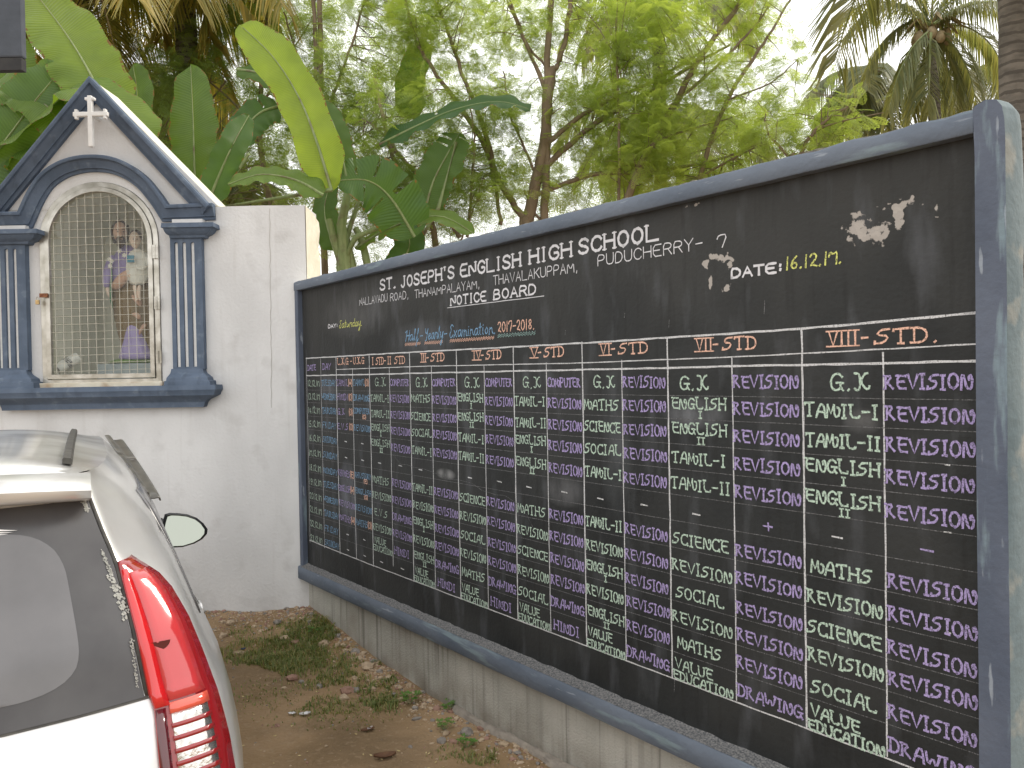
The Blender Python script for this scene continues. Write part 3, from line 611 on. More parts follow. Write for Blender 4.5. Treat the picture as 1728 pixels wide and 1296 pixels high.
# bevelled lower ledge dusted with chalk
mb = MB(); rows = []
for i in range(161):
    x = .03 + (S1 - .12) * i / 160; nz = .003 * noise.noise(Vector((x * 11, 0, 0)))
    rows.append([(x, -.0575, .3725 + nz * .3), (x, -.040, .377 + nz), (x, -.012, .383 + nz), (x, -.0015, .390 + nz * 2 + .004 * noise.noise(Vector((x * 30, 0, 2))))])
mb.grid(rows); mb.build('dusty_ledge', M['dust'], bw, smooth=True, angle=60)
def upright(x0, x1, pr, name, m):
    mb = MB(); rows = []
    for i in range(60):
        z = .3735 + (2.436 - .3735) * i / 59 if x0 < 1 else .2 + (2.44 - .2) * i / 59
        w_ = .002 * noise.noise(Vector((z * 8, 3, 0))); rows.append([(x0 + w_, .011, z), (x0 + w_, -pr + .003, z), (x0 + .004, -pr, z), (x1 - .006, -pr, z), (x1, -pr + .005, z), (x1, .011, z)])
    mb.grid(rows, closed=True); mb.add(rows[0], [tuple(range(6))]); mb.add(rows[-1], [tuple(range(5, -1, -1))]); return mb.build(name, m, bw, smooth=True, angle=40)
upright(-.020, .030, .040, 'frame_upright', M['frame_v'])
# right upright with its rounded top corner and the thick end face
mb = MB(); xe = S1; rows = []; fr = []
corner = [(xe, -.45), (xe, .3), (xe + .001, .9), (xe - .001, 1.5), (xe + .001, 2.0), (xe, 2.42), (xe - .002, 2.470), (xe - .008, 2.505), (xe - .022, 2.526), (xe - .05, 2.532), (xe - .078, 2.522)]
inner = [(4.775, -.45), (4.774, .3), (4.776, .9), (4.775, 1.5), (4.777, 2.0), (4.778, 2.38), (4.777, 2.42), (4.776, 2.435), (4.776, 2.45), (4.775, 2.48), (4.774, 2.515)]
mb.grid([[(a[0], -.046, a[1]), (b[0], -.046, b[1])] for a, b in zip(inner, corner)])
mb.grid([[(a[0], .011, a[1]), (a[0], -.046, a[1])] for a in inner])
mb.build('frame_upright', M['frame_v'], bw, smooth=True, angle=50)['label'] = 'wide right upright with pale paint streaks'
mb = MB(); rows = []
cp_ = []
for i in range(len(corner) - 1):
    for k in range(6): t = k / 6; cp_.append((corner[i][0] + (corner[i + 1][0] - corner[i][0]) * t, corner[i][1] + (corner[i + 1][1] - corner[i][1]) * t))
cp_.append(corner[-1])
for i, (x, z) in enumerate(cp_):
    f = .004 * noise.noise(Vector((z * 6, x, 0))); rows.append([(x - .002, -.0455, z), (x + .003 + f, -.03, z), (x + .006 + f, .02, z + .002), (x + .004, TH * .6, z + f), (x - .004 + f * 2, TH, z), (x - .04, TH + .01, z)])
mb.grid(rows); mb.build('end_face', M['end'], bw, smooth=True, angle=60)

# ---- lettering: single-stroke letters laid on the board as thin ribbons
def P_(s): return [[tuple(float(q) for q in p.split(',')) for p in st_.split()] for st_ in s.split('|')]
PL = {k: P_(v) for k, v in {
 'A': '0,0 .5,1 1,0|.2,.36 .8,.36', 'B': '0,0 0,1 .6,1 .85,.88 .85,.64 .6,.53 0,.53|.6,.53 .95,.42 .97,.14 .65,0 0,0', 'C': '1,.78 .82,.95 .5,1 .18,.88 .02,.6 .02,.38 .18,.12 .5,0 .82,.05 1,.22',
 'D': '0,0 0,1 .5,1 .85,.83 1,.5 .85,.17 .5,0 0,0', 'E': '1,1 0,1 0,0 1,0|0,.52 .78,.52', 'F': '1,1 0,1 0,0|0,.52 .75,.52', 'G': '1,.78 .82,.95 .5,1 .18,.88 .02,.6 .02,.38 .18,.12 .5,0 .8,.05 1,.2 1,.46 .58,.46',
 'H': '0,0 0,1|1,0 1,1|0,.52 1,.52', 'I': '.5,0 .5,1', 'J': '.75,1 .75,.2 .55,.02 .25,0 .02,.2', 'K': '0,0 0,1|1,1 0,.45|.3,.6 1,0', 'L': '0,1 0,0 1,0', 'M': '0,0 .05,1 .5,.25 .95,1 1,0', 'N': '0,0 0,1 1,0 1,1',
 'O': '.5,0 .15,.14 0,.5 .15,.86 .5,1 .85,.86 1,.5 .85,.14 .5,0', 'P': '0,0 0,1 .65,1 .95,.88 .95,.6 .65,.47 0,.47', 'R': '0,0 0,1 .65,1 .95,.88 .95,.62 .65,.5 0,.5|.55,.5 1,0', 'S': '.95,.82 .75,.97 .4,1 .08,.86 .08,.64 .4,.52 .75,.44 .97,.28 .88,.08 .5,0 .15,.05 0,.2',
 'T': '0,1 1,1|.5,1 .5,0', 'U': '0,1 0,.25 .2,.03 .5,0 .8,.03 1,.25 1,1', 'V': '0,1 .5,0 1,1', 'W': '0,1 .25,0 .5,.75 .75,0 1,1', 'X': '0,0 1,1|0,1 1,0', 'Y': '0,1 .5,.5 1,1|.5,.5 .5,0',
 '0': '.5,0 .12,.2 .05,.6 .3,.97 .65,.97 .95,.6 .88,.2 .5,0', '1': '.5,0 .5,1', '2': '.08,.78 .3,1 .7,.98 .88,.72 .6,.4 .1,.08 .5,.14 .95,0', '3': '.1,.9 .5,1 .85,.8 .45,.52 .9,.32 .7,.05 .1,.05', '4': '.7,0 .7,1 .05,.3 1,.3', '5': '.9,1 .2,1 .12,.55 .6,.6 .92,.32 .6,.02 .08,.08',
 '6': '.75,1 .3,.7 .1,.3 .4,0 .85,.12 .8,.45 .45,.5 .15,.3', '7': '0,.72 .15,1 1,1 .5,0', '8': '.5,.52 .15,.75 .5,1 .85,.75 .5,.52 .08,.25 .5,0 .92,.25 .5,.52', '9': '.85,.6 .5,.4 .12,.65 .45,1 .88,.8 .85,.4 .4,0',
 '.': '.4,0 .55,.06', ',': '.5,.08 .35,-.14', '-': '.05,.48 .95,.5', ':': '.45,.2 .5,.3|.45,.65 .5,.75', "'": '.5,1.05 .5,.8', '(': '.8,1.1 .35,.75 .35,.25 .8,-.1', ')': '.2,1.1 .65,.75 .65,.25 .2,-.1', '+': '.05,.5 .95,.5|.55,.85 .6,.1', '/': '.1,0 .9,1',
}.items()}
DE = dict(PL); DE.update({k: P_(v) for k, v in {                # the sign writer's fancy capitals
 'R': '-.12,.02 .06,.0 .06,.95|-.12,.98 .8,.96 .22,.50 .88,.06|.22,.5 .06,.52', 'E': '.98,.95 .12,.98 .12,.05 1,.03|.12,.52 .85,.55|-.02,.98 .12,.98', 'V': '-.02,.98 .5,.02 1.02,.98', 'S': '1,.98 .35,.94 .08,.60 .95,.52 .62,.08 -.08,.02|-.08,.02 -.05,.18', 'I': '.5,0 .5,1|.15,0 .85,.0|.15,1 .85,1',
 'O': '.5,0 .12,.14 .0,.52 .15,.86 .5,1 .88,.84 1,.5 .86,.14 .5,0', 'N': '.0,.0 .05,.98 .25,.88 .55,.05 .95,.02 1.1,.5 .98,.92 .72,.88 .78,.62', 'M': '-.05,.0 .04,.98|.04,.98 .32,.30 .58,.96|.58,.96 .62,.25 .80,.0 1.06,.22 1.08,.75 .86,.78', 'A': '0,0 .42,.98 .85,.98 1,.0|.12,.4 .95,.4', 'T': '0,.96 1,1|.5,.98 .5,0|.3,0 .7,0|0,.96 -.02,.84',
 'L': '.1,1 .1,.06 1,.02 1,.16|-.05,1 .3,1', 'C': '1,.84 .98,.98|1,.90 .6,1 .2,.88 .03,.5 .15,.12 .5,0 .85,.06 1,.2|1,.2 1.06,.0', 'G': '.98,.80 .7,1 .3,.95 .03,.6 .1,.15 .5,0 .85,.15 .85,.46 .52,.46|.85,.46 1.08,.44|.88,.2 1.05,.02', 'D': '.12,.02 .12,.98|-.12,.98 .55,.98 .95,.75 .98,.3 .6,.02 -.12,.02', 'P': '.1,0 .1,1|-.08,1 .65,1 .98,.8 .85,.5 .1,.46|-.05,0 .28,0',
 'U': '-.02,.98 .06,.98 .06,.25 .3,.02 .7,.02 .95,.25 .95,.98|.82,.98 1.08,.98', 'K': '.0,.98 .42,.95 .42,.1 .15,.0 .0,.12|1.0,.98 .78,.95 .45,.5 .9,.08 1.12,.12 1.15,.25', 'H': '.05,0 .05,1|.95,0 .95,1|.05,.54 .95,.5|.8,1 1.08,1|-.08,0 .2,0', 'W': '-.05,.98 .1,.05 .5,.75 .75,.02 1.05,.98|.9,.98 1.1,.98', 'Y': '0,1 .45,.5 1,1|.45,.5 .35,0',
 '1': '.5,0 .5,.96', '7': '.0,.08 .02,.95 .45,.65 .98,.98 .95,0', '2': '.05,.75 .3,1 .7,.95 .8,.65 .1,.1 .45,.16 .95,.02'}.items()})
DE_PLAINI = dict(DE); DE_PLAINI['I'] = PL['I']
SCR = dict(PL); SCR.update({k: P_(v) for k, v in {               # slanted lower-case hand
 'S': '.9,.95 .5,1.05 .25,.8 .7,.5 .75,.15 .3,-.02 -.05,.2 .25,.4', 'H': '.1,0 .3,1|-.15,.85 .3,1|.85,0 1.0,1|.15,.5 1.15,.55', 'Y': '0,1 .15,.6 .5,.55 .85,1|.85,1 .6,-.05 .2,-.1', 'E': '.9,.9 .5,1.1 .15,.85 .5,.6 .05,.3 .2,0 .6,-.02 .95,.2',
 'a': '.8,.55 .3,.6 .05,.25 .3,0 .7,.15 .85,.6 .8,.1 1.05,.05', 'l': '0,.1 .5,.6 .6,1.15 .35,1.1 .4,.1 .8,.05', 'f': '0,.1 .55,.7 .65,1.15 .4,1.1 .35,.0 .3,-.6 .05,-.45 .8,.15', 'e': '.1,.25 .8,.4 .6,.6 .2,.5 .15,.1 .5,0 .95,.2', 'r': '.1,0 .2,.6|.2,.4 .5,.62 .9,.55 .8,.1 1,.05', 'y': '.1,.6 .15,.15 .6,.1 .85,.6|.9,.6 .7,-.55 .3,-.6 .35,-.35 1.0,.1',
 'x': '.1,.55 .8,.0|.85,.55 .1,0', 'm': '0,0 .1,.55|.1,.4 .4,.58 .45,0|.5,.4 .8,.58 .85,0 1.05,.05', 'i': '.4,.55 .45,.05 .75,.05|.45,.75 .5,.8', 'n': '.1,0 .15,.55|.15,.4 .6,.58 .75,.1 1,.05', 't': '.4,1 .4,.1 .75,.05|.05,.65 .85,.68', 'o': '.5,.58 .1,.3 .45,0 .9,.3 .5,.58', 'u': '.1,.58 .15,.1 .6,.08 .85,.58 .85,.08 1.05,.06', 'd': '.8,.5 .3,.55 .05,.25 .4,0 .8,.2|.9,1.05 .8,.1 1.05,.05'}.items()})
WID = {'I': .55, '.': .45, ',': .45, ':': .45, "'": .45, '1': .5, 'i': .55, 'l': .65, '(': .55, ')': .55, 'M': 1.25, 'W': 1.25, 'm': 1.3, ' ': .8, 'J': .85, 'f': .75, 't': .7, '-': .8}
wcount = [0]
def chaikin(p, it=1):
    for _ in range(it):
        q = [p[0]]
        for a, b in zip(p, p[1:]): q += [(a[0] * .75 + b[0] * .25, a[1] * .75 + b[1] * .25), (a[0] * .25 + b[0] * .75, a[1] * .25 + b[1] * .75)]
        q.append(p[-1]); p = q
    return p
def ribbon(mb, pts, w, y):
    n = len(pts)
    if n < 2: return
    rows = []
    for i in range(n):
        a = pts[max(i - 1, 0)]; b = pts[min(i + 1, n - 1)]; dx, dz = b[0] - a[0], b[1] - a[1]; l = math.hypot(dx, dz) or 1; nx, nz = -dz / l, dx / l
        k = w / 2 * (1 + .22 * math.sin(i * 2.7 + pts[0][0] * 90)); e = (dx / l * w * .45, dz / l * w * .45); sg = -1 if i == 0 else (1 if i == n - 1 else 0)
        cx, cz = pts[i][0] + e[0] * sg, pts[i][1] + e[1] * sg
        rows.append([(cx + nx * k, y, cz + nz * k), (cx - nx * k, y, cz - nz * k)])
    mb.grid(rows)
def write(text, x0, z0, h, width=None, font=DE, color='white', sw=.0075, name='chalk_word', shear=0.0, gap=.28, jit=.006, serif=False, cw=None, slope=0.0, smooth=1, bold=0):
    """text from (x0,z0) baseline; letters squeezed to the given total width"""
    tot = sum(WID.get(c, 1) + gap for c in text) - gap
    u = (width / tot) if width else (cw or h * .8)
    mb = MB(); x = x0; k = 0; rnd = random.Random(text + str(x0))
    for c in text:
        wd = WID.get(c, 1)
        if c in font:
            jx, jz, js = rnd.uniform(-1, 1) * jit * h, rnd.uniform(-1, 1) * jit * 2 * h, 1 + rnd.uniform(-1, 1) * jit * 3
            for s_ in font[c]:
                q = [(x + (p[0] * wd * u) + jx + shear * p[1] * h, z0 + (x - x0) * slope + jz + p[1] * h * js) for p in s_]
                if serif:
                    for (e0, e1, raw) in ((q[0], q[1], s_[0]), (q[-1], q[-2], s_[-1])):
                        if (raw[1] < .02 or raw[1] > .98) and abs(e0[1] - e1[1]) > abs(e0[0] - e1[0]) * .8:
                            ribbon(mb, [(e0[0] - .17 * h, e0[1]), (e0[0] + .17 * h, e0[1])], sw * .5, -.0011 - .0001 * (k % 9)); k += 1
                if smooth and len(q) > 3: q = chaikin(q, smooth)
                ribbon(mb, q, sw, -.0011 - .0001 * (k % 9)); k += 1
        x += (wd + gap) * u
    if not mb.f: return None
    wcount[0] += 1
    return mb.build(name, CH[color], bw)
# painted heading
for t, x0, x1, zz_ in [('ST.', 1.236, 1.435, 2.326), ("JOSEPH'S", 1.50, 2.075, 2.320), ('ENGLISH', 2.137, 2.66, 2.318), ('HIGH', 2.732, 3.033, 2.320), ('SCHOOL', 3.085, 3.555, 2.322)]:
    write(t, x0, zz_, .064, x1 - x0, PL, 'paint', .0125, 'painted_word', serif=True, gap=.34, jit=.002)
for t, x0, x1, zz_ in [('NALLAVADU', .953, 1.325, 2.252), ('ROAD,', 1.362, 1.585, 2.248), ('THANAMPALAYAM,', 1.654, 2.315, 2.243), ('THAVALAKUPPAM,', 2.434, 3.077, 2.246), ('PUDUCHERRY-', 3.205, 3.78, 2.256), ('7', 3.849, 3.895, 2.250)]:
    write(t, x0, zz_, .046, x1 - x0, PL, 'paint', .0045, 'painted_word', gap=.3, jit=.002)
for t, x0, x1 in [('NOTICE', 2.036, 2.367), ('BOARD', 2.436, 2.775)]:
    write(t, x0, 2.171, .048, x1 - x0, PL, 'paint', .0095, 'painted_word', serif=True, gap=.34, jit=.002)
write('DAY:', .471, 2.129, .024, .150, PL, 'paint', .007, 'painted_word', jit=.002)
write('DATE:', 3.913, 2.131, .033, .215, PL, 'paint', .009, 'painted_word', jit=.002)
write('Saturday.', .642, 2.118, .050, .34, SCR, 'yellow', .0055, shear=.15, gap=.05, smooth=2)
DY = dict(DE); DY['7'] = P_('0,.60 .10,.98 .5,.74 .95,.98 .92,0'); DY['1'] = PL['1']; DY['2'] = PL['2']
write('16.12.17.', 4.137, 2.136, .042, .213, DY, 'yellow', .006, gap=.15, shear=.08)
write('Half', 1.535, 1.993, .062, .155, SCR, 'blue', .0060, shear=.2, gap=.08, smooth=2); write('-', 1.705, 1.993, .05, .03, SCR, 'blue', .006)
write('Yearly', 1.755, 1.993, .062, .195, SCR, 'blue', .0060, shear=.2, gap=.05, smooth=2); write('-', 1.962, 1.993, .05, .03, SCR, 'blue', .006)
write('Examination.', 2.015, 1.995, .064, .43, SCR, 'blue', .0060, shear=.12, gap=.05, smooth=2)
write('2017-2018.', 2.463, 2.003, .050, .297, PL, 'orange', .0060, gap=.2, shear=.05)
def line(pts, w, color, name='chalk_rule', y=-.0007, seg=.06):
    q = []
    for a, b in zip(pts, pts[1:]):
        n = max(1, int(math.hypot(b[0] - a[0], b[1] - a[1]) / seg))
        for i in range(n): t = i / n; q.append((a[0] + (b[0] - a[0]) * t + random.uniform(-1, 1) * w * .18, a[1] + (b[1] - a[1]) * t + random.uniform(-1, 1) * w * .18))
    q.append(pts[-1]); mb = MB(); ribbon(mb, q, w, y); return mb.build(name, CH[color], bw)
line([(2.0, 2.160), (2.834, 2.156)], .0035, 'paint', 'painted_underline')
for (x0, x1, z, c, dz) in [(1.53, 1.705, 1.978, 'orange', 0), (1.53, 1.705, 1.970, 'orange', 0), (1.755, 1.945, 1.978, 'orange', 0), (1.755, 1.945, 1.970, 'orange', 0), (2.02, 2.43, 1.980, 'orange', 0), (2.02, 2.43, 1.972, 'orange', 0), (2.465, 2.765, 1.988, 'teal', 0), (2.465, 2.765, 1.979, 'teal', 0)]:
    n = int((x1 - x0) / .011); line([(x0 + (x1 - x0) * i / n, z + (.0045 if i % 2 else -.0045)) for i in range(n + 1)], .0035, c, 'zigzag_underline', y=-.0009 - .0001 * (int(z * 1000) % 5), seg=1)
# ruled table
XC = [.083, .332, .583, 1.070, 1.579, 2.080, 2.589, 3.093, 3.596, 4.199, 4.764]
XS = [.831, 1.331, 1.821, 2.338, 2.843, 3.340, 3.908, 4.483]
ZR = [1.798, 1.690, 1.598, 1.498, 1.398, 1.295, 1.191, 1.082, .972, .868, .765, .660, .553]
for i, x in enumerate(XC[:-1]): line([(x, 1.925), (x + random.uniform(-.002, .002), 1.2), (x - (.004 if i == 0 else 0), .553)], .0042 if i < 2 else .0072, 'rule', y=-.0008)
for i, x in enumerate(XS): line([(x, 1.838), (x + random.uniform(-.003, .003), 1.2), (x, .560 if i != 1 else .60)], .0052, 'rule', y=-.0008)
line([(.080, 1.925), (1.5, 1.926), (3.0, 1.922), (4.2, 1.928), (4.762, 1.945)], .0075, 'rule', y=-.00092)
line([(.583, 1.836), (1.8, 1.840), (3.0, 1.833), (4.0, 1.840), (4.762, 1.855)], .0045, 'rule', y=-.00086)
line([(.083, 1.797), (4.762, 1.806)], .0075, 'rule', y=-.00094)
line([(.075, .568), (1.0, .556), (3.0, .553), (4.60, .552)], .0052, 'rule', y=-.0009)
line([(.066, 1.90), (.06, 1.3), (.058, .60)], .004, 'faint')
for z in ZR[1:-1]: line([(.083, z), (2.4, z + .001), (4.762, z + .004)], .0026, 'faint', y=-.00055)
ZC = [1.745, 1.648, 1.547, 1.447, 1.343, 1.233, 1.122, 1.018, .912, .812, .706, .600]
def cell(text, xa, xb, z, color, h=.044, al=.5, fit=.90, sw=None):
    fnt = DE if xa > 1.0 else DE_PLAINI
    w_ = xb - xa; small = len(text); natural = sum(WID.get(c, 1) + .28 for c in text) * h * (.80 if w_ > .4 else .72)
    wd = min(natural, w_ * fit); x0 = xa + (w_ - wd) * al + .003 * random.uniform(-1, 1)
    write(text, x0, z - h / 2 + random.uniform(-.003, .003), h, wd, fnt, color, (.0041 if xa < 1.3 else .0048 if xa < 1.8 else .0056 if xa < 2.8 else .0064 if xa < 3.6 else .0073), slope=random.uniform(-.018, .006), jit=.018)
def num(s, x, z, color='green', h=.026):
    write(s, x - len(s) * .009, z - h / 2, h, len(s) * .02 if len(s) > 1 else .018, DE, color, .0055, gap=.1)
def dash(x, z, color='white', w_=.030): line([(x - w_ / 2, z), (x + w_ / 2, z - .002)], .0058, color, 'chalk_dash', y=-.0011, seg=1)
for i, d in enumerate(range(12, 24)): write('%d.12.17' % d, .100 - .001 * i, ZC[i] - .022 - .006, .046, .205, DE, 'green', .0042, gap=.12, jit=.02)
write('DATE', .105, 1.835, .04, .145, DE, 'purple', .0055); write('DAY', .365, 1.838, .042, .135, DE, 'purple', .0055)
DAYS = ['TUESDAY', 'WEDNESDAY', 'THURSDAY', 'FRIDAY', 'SATURDAY', 'SUNDAY', 'MONDAY', 'TUESDAY', 'WEDNESDAY', 'THURSDAY', 'FRIDAY', 'SATURDAY']
for i, d in enumerate(DAYS): cell(d, .336, .581, ZC[i] - .003, 'blue', .042, .4, .94, .0052)
for t, x0, x1, zz_, h in [('L.K.G', .603, .77, 1.868, .045), ('-', .80, .825, 1.866, .045), ('U.K.G', .845, 1.0, 1.868, .045), ('I STD-', 1.11, 1.29, 1.860, .045), ('II STD', 1.31, 1.525, 1.860, .045)]: write(t, x0, zz_, h, x1 - x0, DE, 'orange', .0055, gap=.2)
for t, a, b, s_ in [('III', 1.713, 1.765, 1.785), ('IV', 2.24, 2.31, 2.325), ('V', 2.73, 2.78, 2.795), ('VI', 3.213, 3.275, 3.29), ('VII', 3.744, 3.82, 3.835), ('VIII', 4.30, 4.40, 4.425)]:
    h = .046; write(t, a, 1.866, h, b - a, PL, 'orange', .0066, gap=.25); line([(a - .01, 1.864), (b + .005, 1.864)], .005, 'orange', 'chalk_bar', y=-.00135); line([(a - .01, 1.914), (b + .005, 1.914)], .005, 'orange', 'chalk_bar', y=-.00135)
    e_ = {1.713: 1.96, 2.24: 2.49, 2.73: 2.97, 3.213: 3.49, 3.744: 4.015, 4.30: 4.655}[a]
    write('-', s_ - .012, 1.866, h, .022, PL, 'orange', .0066); write('STD' + ('.' if a == 4.30 else ''), s_ + .035, 1.866, h, e_ - s_ - .035, DE, 'orange', .0066, gap=.3)
TAB = {  # column index -> (x0, x1, colour, entries)
 'l': (.585, .829, 'purple', ['TAMIL(W)', 'HINDI(O)', 'G.K (O)', 'E.V.S (O)', '-', '-', 'RHYMES(E)', 'ENGLISH(W)', 'REVISION', 'MATHS(W)', '-', '-']),
 'u': (.833, 1.068, 'blue', ['TAMIL(O)', 'DRAWING', 'COMPUTER/(O)', 'REVISION', '-', '-', 'RHY/STORY/(E)', 'ENGLISH/(O)', 'REVISION', 'MATHS(O)', '-', '-'])}
seqE = ['G.K', 'TAMIL-I', 'TAMIL-II', 'ENGLISH|I', 'ENGLISH|II', '-']
cols_a = [(1.072, 1.329, seqE + ['MATHS', 'REVISION', 'E.V.S', 'REVISION', 'VALUE|EDUCATION', '-']),
          (1.581, 1.819, ['G.K', 'MATHS', 'SCIENCE', 'SOCIAL', 'TAMIL-I', '-', 'TAMIL-II', 'REVISION', 'ENGLISH|I', 'REVISION', 'ENGLISH|II', 'VALUE|EDUCATION']),
          (2.082, 2.336, ['G.K', 'ENGLISH|I', 'ENGLISH|II', 'TAMIL-I', 'TAMIL-II', '-', 'SCIENCE', 'REVISION', 'SOCIAL', 'REVISION', 'MATHS', 'VALUE|EDUCATION']),
          (2.591, 2.841, seqE + ['MATHS', 'REVISION', 'SCIENCE', 'REVISION', 'SOCIAL', 'VALUE|EDUCATION']),
          (3.095, 3.338, ['G.K', 'MATHS', 'SCIENCE', 'SOCIAL', 'TAMIL-I', '-', 'TAMIL-II', 'REVISION', 'ENGLISH|I', 'REVISION', 'ENGLISH|II', 'VALUE|EDUCATION']),
          (3.598, 3.906, ['G.K', 'ENGLISH|I', 'ENGLISH|II', 'TAMIL-I', 'TAMIL-II', '-', 'SCIENCE', 'REVISION', 'SOCIAL', 'REVISION', 'MATHS', 'VALUE|EDUCATION']),
          (4.201, 4.481, seqE + ['MATHS', 'REVISION', 'SCIENCE', 'REVISION', 'SOCIAL', 'VALUE|EDUCATION'])]
RV = 'REVISION'
cols_b = [(1.333, 1.577, ['COMPUTER'] + [RV] * 4 + ['-', RV, RV, 'DRAWING', RV, 'HINDI', '-']), (1.823, 2.078, ['COMPUTER'] + [RV] * 4 + ['', RV, RV, RV, RV, 'DRAWING', 'HINDI']),
          (2.340, 2.587, ['COMPUTER'] + [RV] * 4 + ['-', RV, RV, RV, RV, 'DRAWING', 'HINDI']), (2.845, 3.091, ['COMPUTER'] + [RV] * 4 + ['-', RV, RV, RV, RV, 'DRAWING', 'HINDI']),
          (3.342, 3.594, [RV] * 5 + ['-'] + [RV] * 5 + ['DRAWING']), (3.910, 4.197, [RV] * 5 + ['+'] + [RV] * 5 + ['DRAWING']), (4.485, 4.762, [RV] * 5 + ['-'] + [RV] * 5 + ['DRAWING'])]
for k in 'lu':
    x0, x1, c, en = TAB[k]
    for i, t in enumerate(en):
        z = ZC[i]
        if t == '-': dash((x0 + x1) / 2, z, 'rule', .028); continue
        if t.endswith('/(O)') or t.endswith('/(E)'):
            cell(t[:-4], x0, x1, z + .008, c, .036, .4, .95, .0050); write(t[-3:], x1 - .11, z - .040, .026, .055, DE, 'orange', .0048, gap=.1); continue
        if t.endswith(')'):
            b_ = t[:-3].rstrip(); cell(b_, x0, x1 - .062, z, c, .042, .1, .98, .0052); write(t[-3:], x1 - .066, z - .022, .042, .058, DE, 'orange', .0050, gap=.1); continue
        cell(t, x0, x1, z, c, .042, .4, .95, .0052)
for ci, (x0, x1, en) in enumerate(cols_a):
    for i, t in enumerate(en):
        z = ZC[i] + (.002 if i < 5 else 0)
        if t == '-': dash((x0 + x1) / 2 - .02, z, 'rule', .034)
        elif t == 'G.K': cell(t, x0 + (.05 if ci > 4 else .02), x1, z, 'green', .056, .5 if ci != 5 else .1, .56)
        elif '|' in t:
            a, b = t.split('|')
            if b in ('I', 'II'): cell(a, x0, x1, z + .014, 'green', .043, .4, .93); num(b, (x0 + x1) / 2 + .005, z - .030)
            else: cell(a, x0, x1, z + .024, 'green', .040, .15, .62); cell(b, x0, x1, z - .027, 'green', .036, .3, .96)
        else: cell(t, x0, x1, z, 'green', .044, .35, .93)
for ci, (x0, x1, en) in enumerate(cols_b):
    for i, t in enumerate(en):
        if not t: continue
        if t == '-': dash((x0 + x1) / 2 - .01, ZC[i] + .004, 'white' if ci < 6 else 'purple', .036)
        elif t == '+': write('+', (x0 + x1) / 2 - .02, ZC[i] - .02, .035, .04, PL, 'purple', .006)
        else: cell(t, x0, x1, ZC[i], 'purple', .044 if t != 'COMPUTER' else .040, .3, .93 if t != 'HINDI' else .75)
# stray chalk marks and a hairline crack
crk = [(1.38, 1.285), (1.45, 1.245), (1.52, 1.25), (1.6, 1.24), (1.72, 1.24), (2.03, 1.205), (2.08, 1.21), (2.2, 1.205), (2.3, 1.175), (2.42, 1.165), (2.50, 1.17), (2.6, 1.14), (2.68, 1.09), (2.72, 1.04)]
line(crk, .0022, 'faint', 'hairline_crack', y=-.0012, seg=.02)
for (x, z, l) in [(2.98, 1.965, .02), (3.36, 2.02, .018), (4.05, 1.99, .045), (3.605, 1.965, .03), (.80, 2.05, .02), (3.605, .50, .05)]: line([(x, z), (x + .003, z + l)], .003, 'faint', 'stray_mark', y=-.0006)
for x in (4.66, 4.665, 4.668, 4.67, 4.672): 
    z = 1.6 - (x * 1000 % 7) * .1; line([(x, z), (x + .012, z)], .004, 'white', 'stray_mark', y=-.0013, seg=1)

# ------------------------------------------------------------------ things on the ground
def rock(p, sx, sy, sz, m, seed):
    rnd = random.Random(seed); bm = bmesh.new(); bmesh.ops.create_icosphere(bm, subdivisions=2, radius=1)
    for v in bm.verts:
        n = noise.noise(v.co * 1.3 + Vector((seed, 0, 0))) * .45 + noise.noise(v.co * 3 + Vector((0, seed, 0))) * .2; v.co *= 1 + n; v.co = Vector((v.co.x * sx, v.co.y * sy, v.co.z * sz))
    me = bpy.data.meshes.new('stone'); bm.to_mesh(me); bm.free(); me.materials.append(m)
    o = bpy.data.objects.new('stone', me); col.objects.link(o); o.location = p; o.rotation_euler = (0, 0, rnd.uniform(0, 6.3)); return o
TN, GY, RD = M['stone']
def c5(x, y): return gpt(340 + x / 3.086, 980 + y / 3.086)
STN = [(640, 318, .055, TN, 'largest pale stone at the foot of the plinth near the wall corner'), (705, 322, .03, TN, 'small pale stone right beside the largest rubble stone by the corner'), (800, 372, .045, GY, 'dark grey stone touching the plinth above the tan rubble'), (820, 408, .035, TN, 'pale stone just left of the broad tan stone at the plinth'),
       (868, 455, .060, TN, 'broad tan stone at the foot of the plinth'), (800, 512, .032, TN, 'rounded tan stone below the rubble heap by the grass'), (740, 618, .045, TN, 'angular tan stone alone on bare earth below the reddish stone'), (760, 580, .055, RD, 'flat reddish stone half sunk in the earth'), (803, 574, .035, GY, 'grey stone touching the right side of the reddish stone'),
       (470, 513, .048, RD, 'brownish stone below the middle of the grass patch'), (520, 531, .030, GY, 'small round grey stone right of the brownish one below the grass'), (615, 553, .032, GY, 'bluish grey stone below the right end of the grass patch'), (1252, 840, .040, GY, 'smooth grey stone standing near the plinth in the foreground'),
       (1572, 858, .032, TN, 'smooth tan stone on the rubble strip nearest the camera'), (1382, 798, .055, GY, 'dark grey block embedded in the rubble strip'), (1272, 800, .028, TN, 'small tan stone just above the smooth grey one'), (1160, 625, .022, TN, 'small tan stone on the mortar strip by the green weed'),
       (195, 382, .040, TN, 'tan stone between the car and the grass patch'), (112, 272, .045, TN, 'pale stone in the bank of earth beside the car'), (430, 285, .04, TN, 'yellowish stone in the bank above the grass patch'), (150, 205, .05, TN, 'tan stone lying against the white wall base'), (330, 175, .035, RD, 'brown stone against the white wall base midway to the corner'),
       (395, 205, .05, GY, 'grey stone just below the white wall near the corner'), (490, 285, .035, RD, 'dark stone in the bank right of the yellowish one'), (545, 548, .018, TN, 'pebble below the small round grey stone'), (430, 560, .018, TN, 'pebble left of the small round grey stone'), (395, 758, .025, RD, 'brown clod on the bare earth near the tail lamp'), (1455, 835, .022, TN, 'pale pebble between the dark block and the smooth tan stone')]
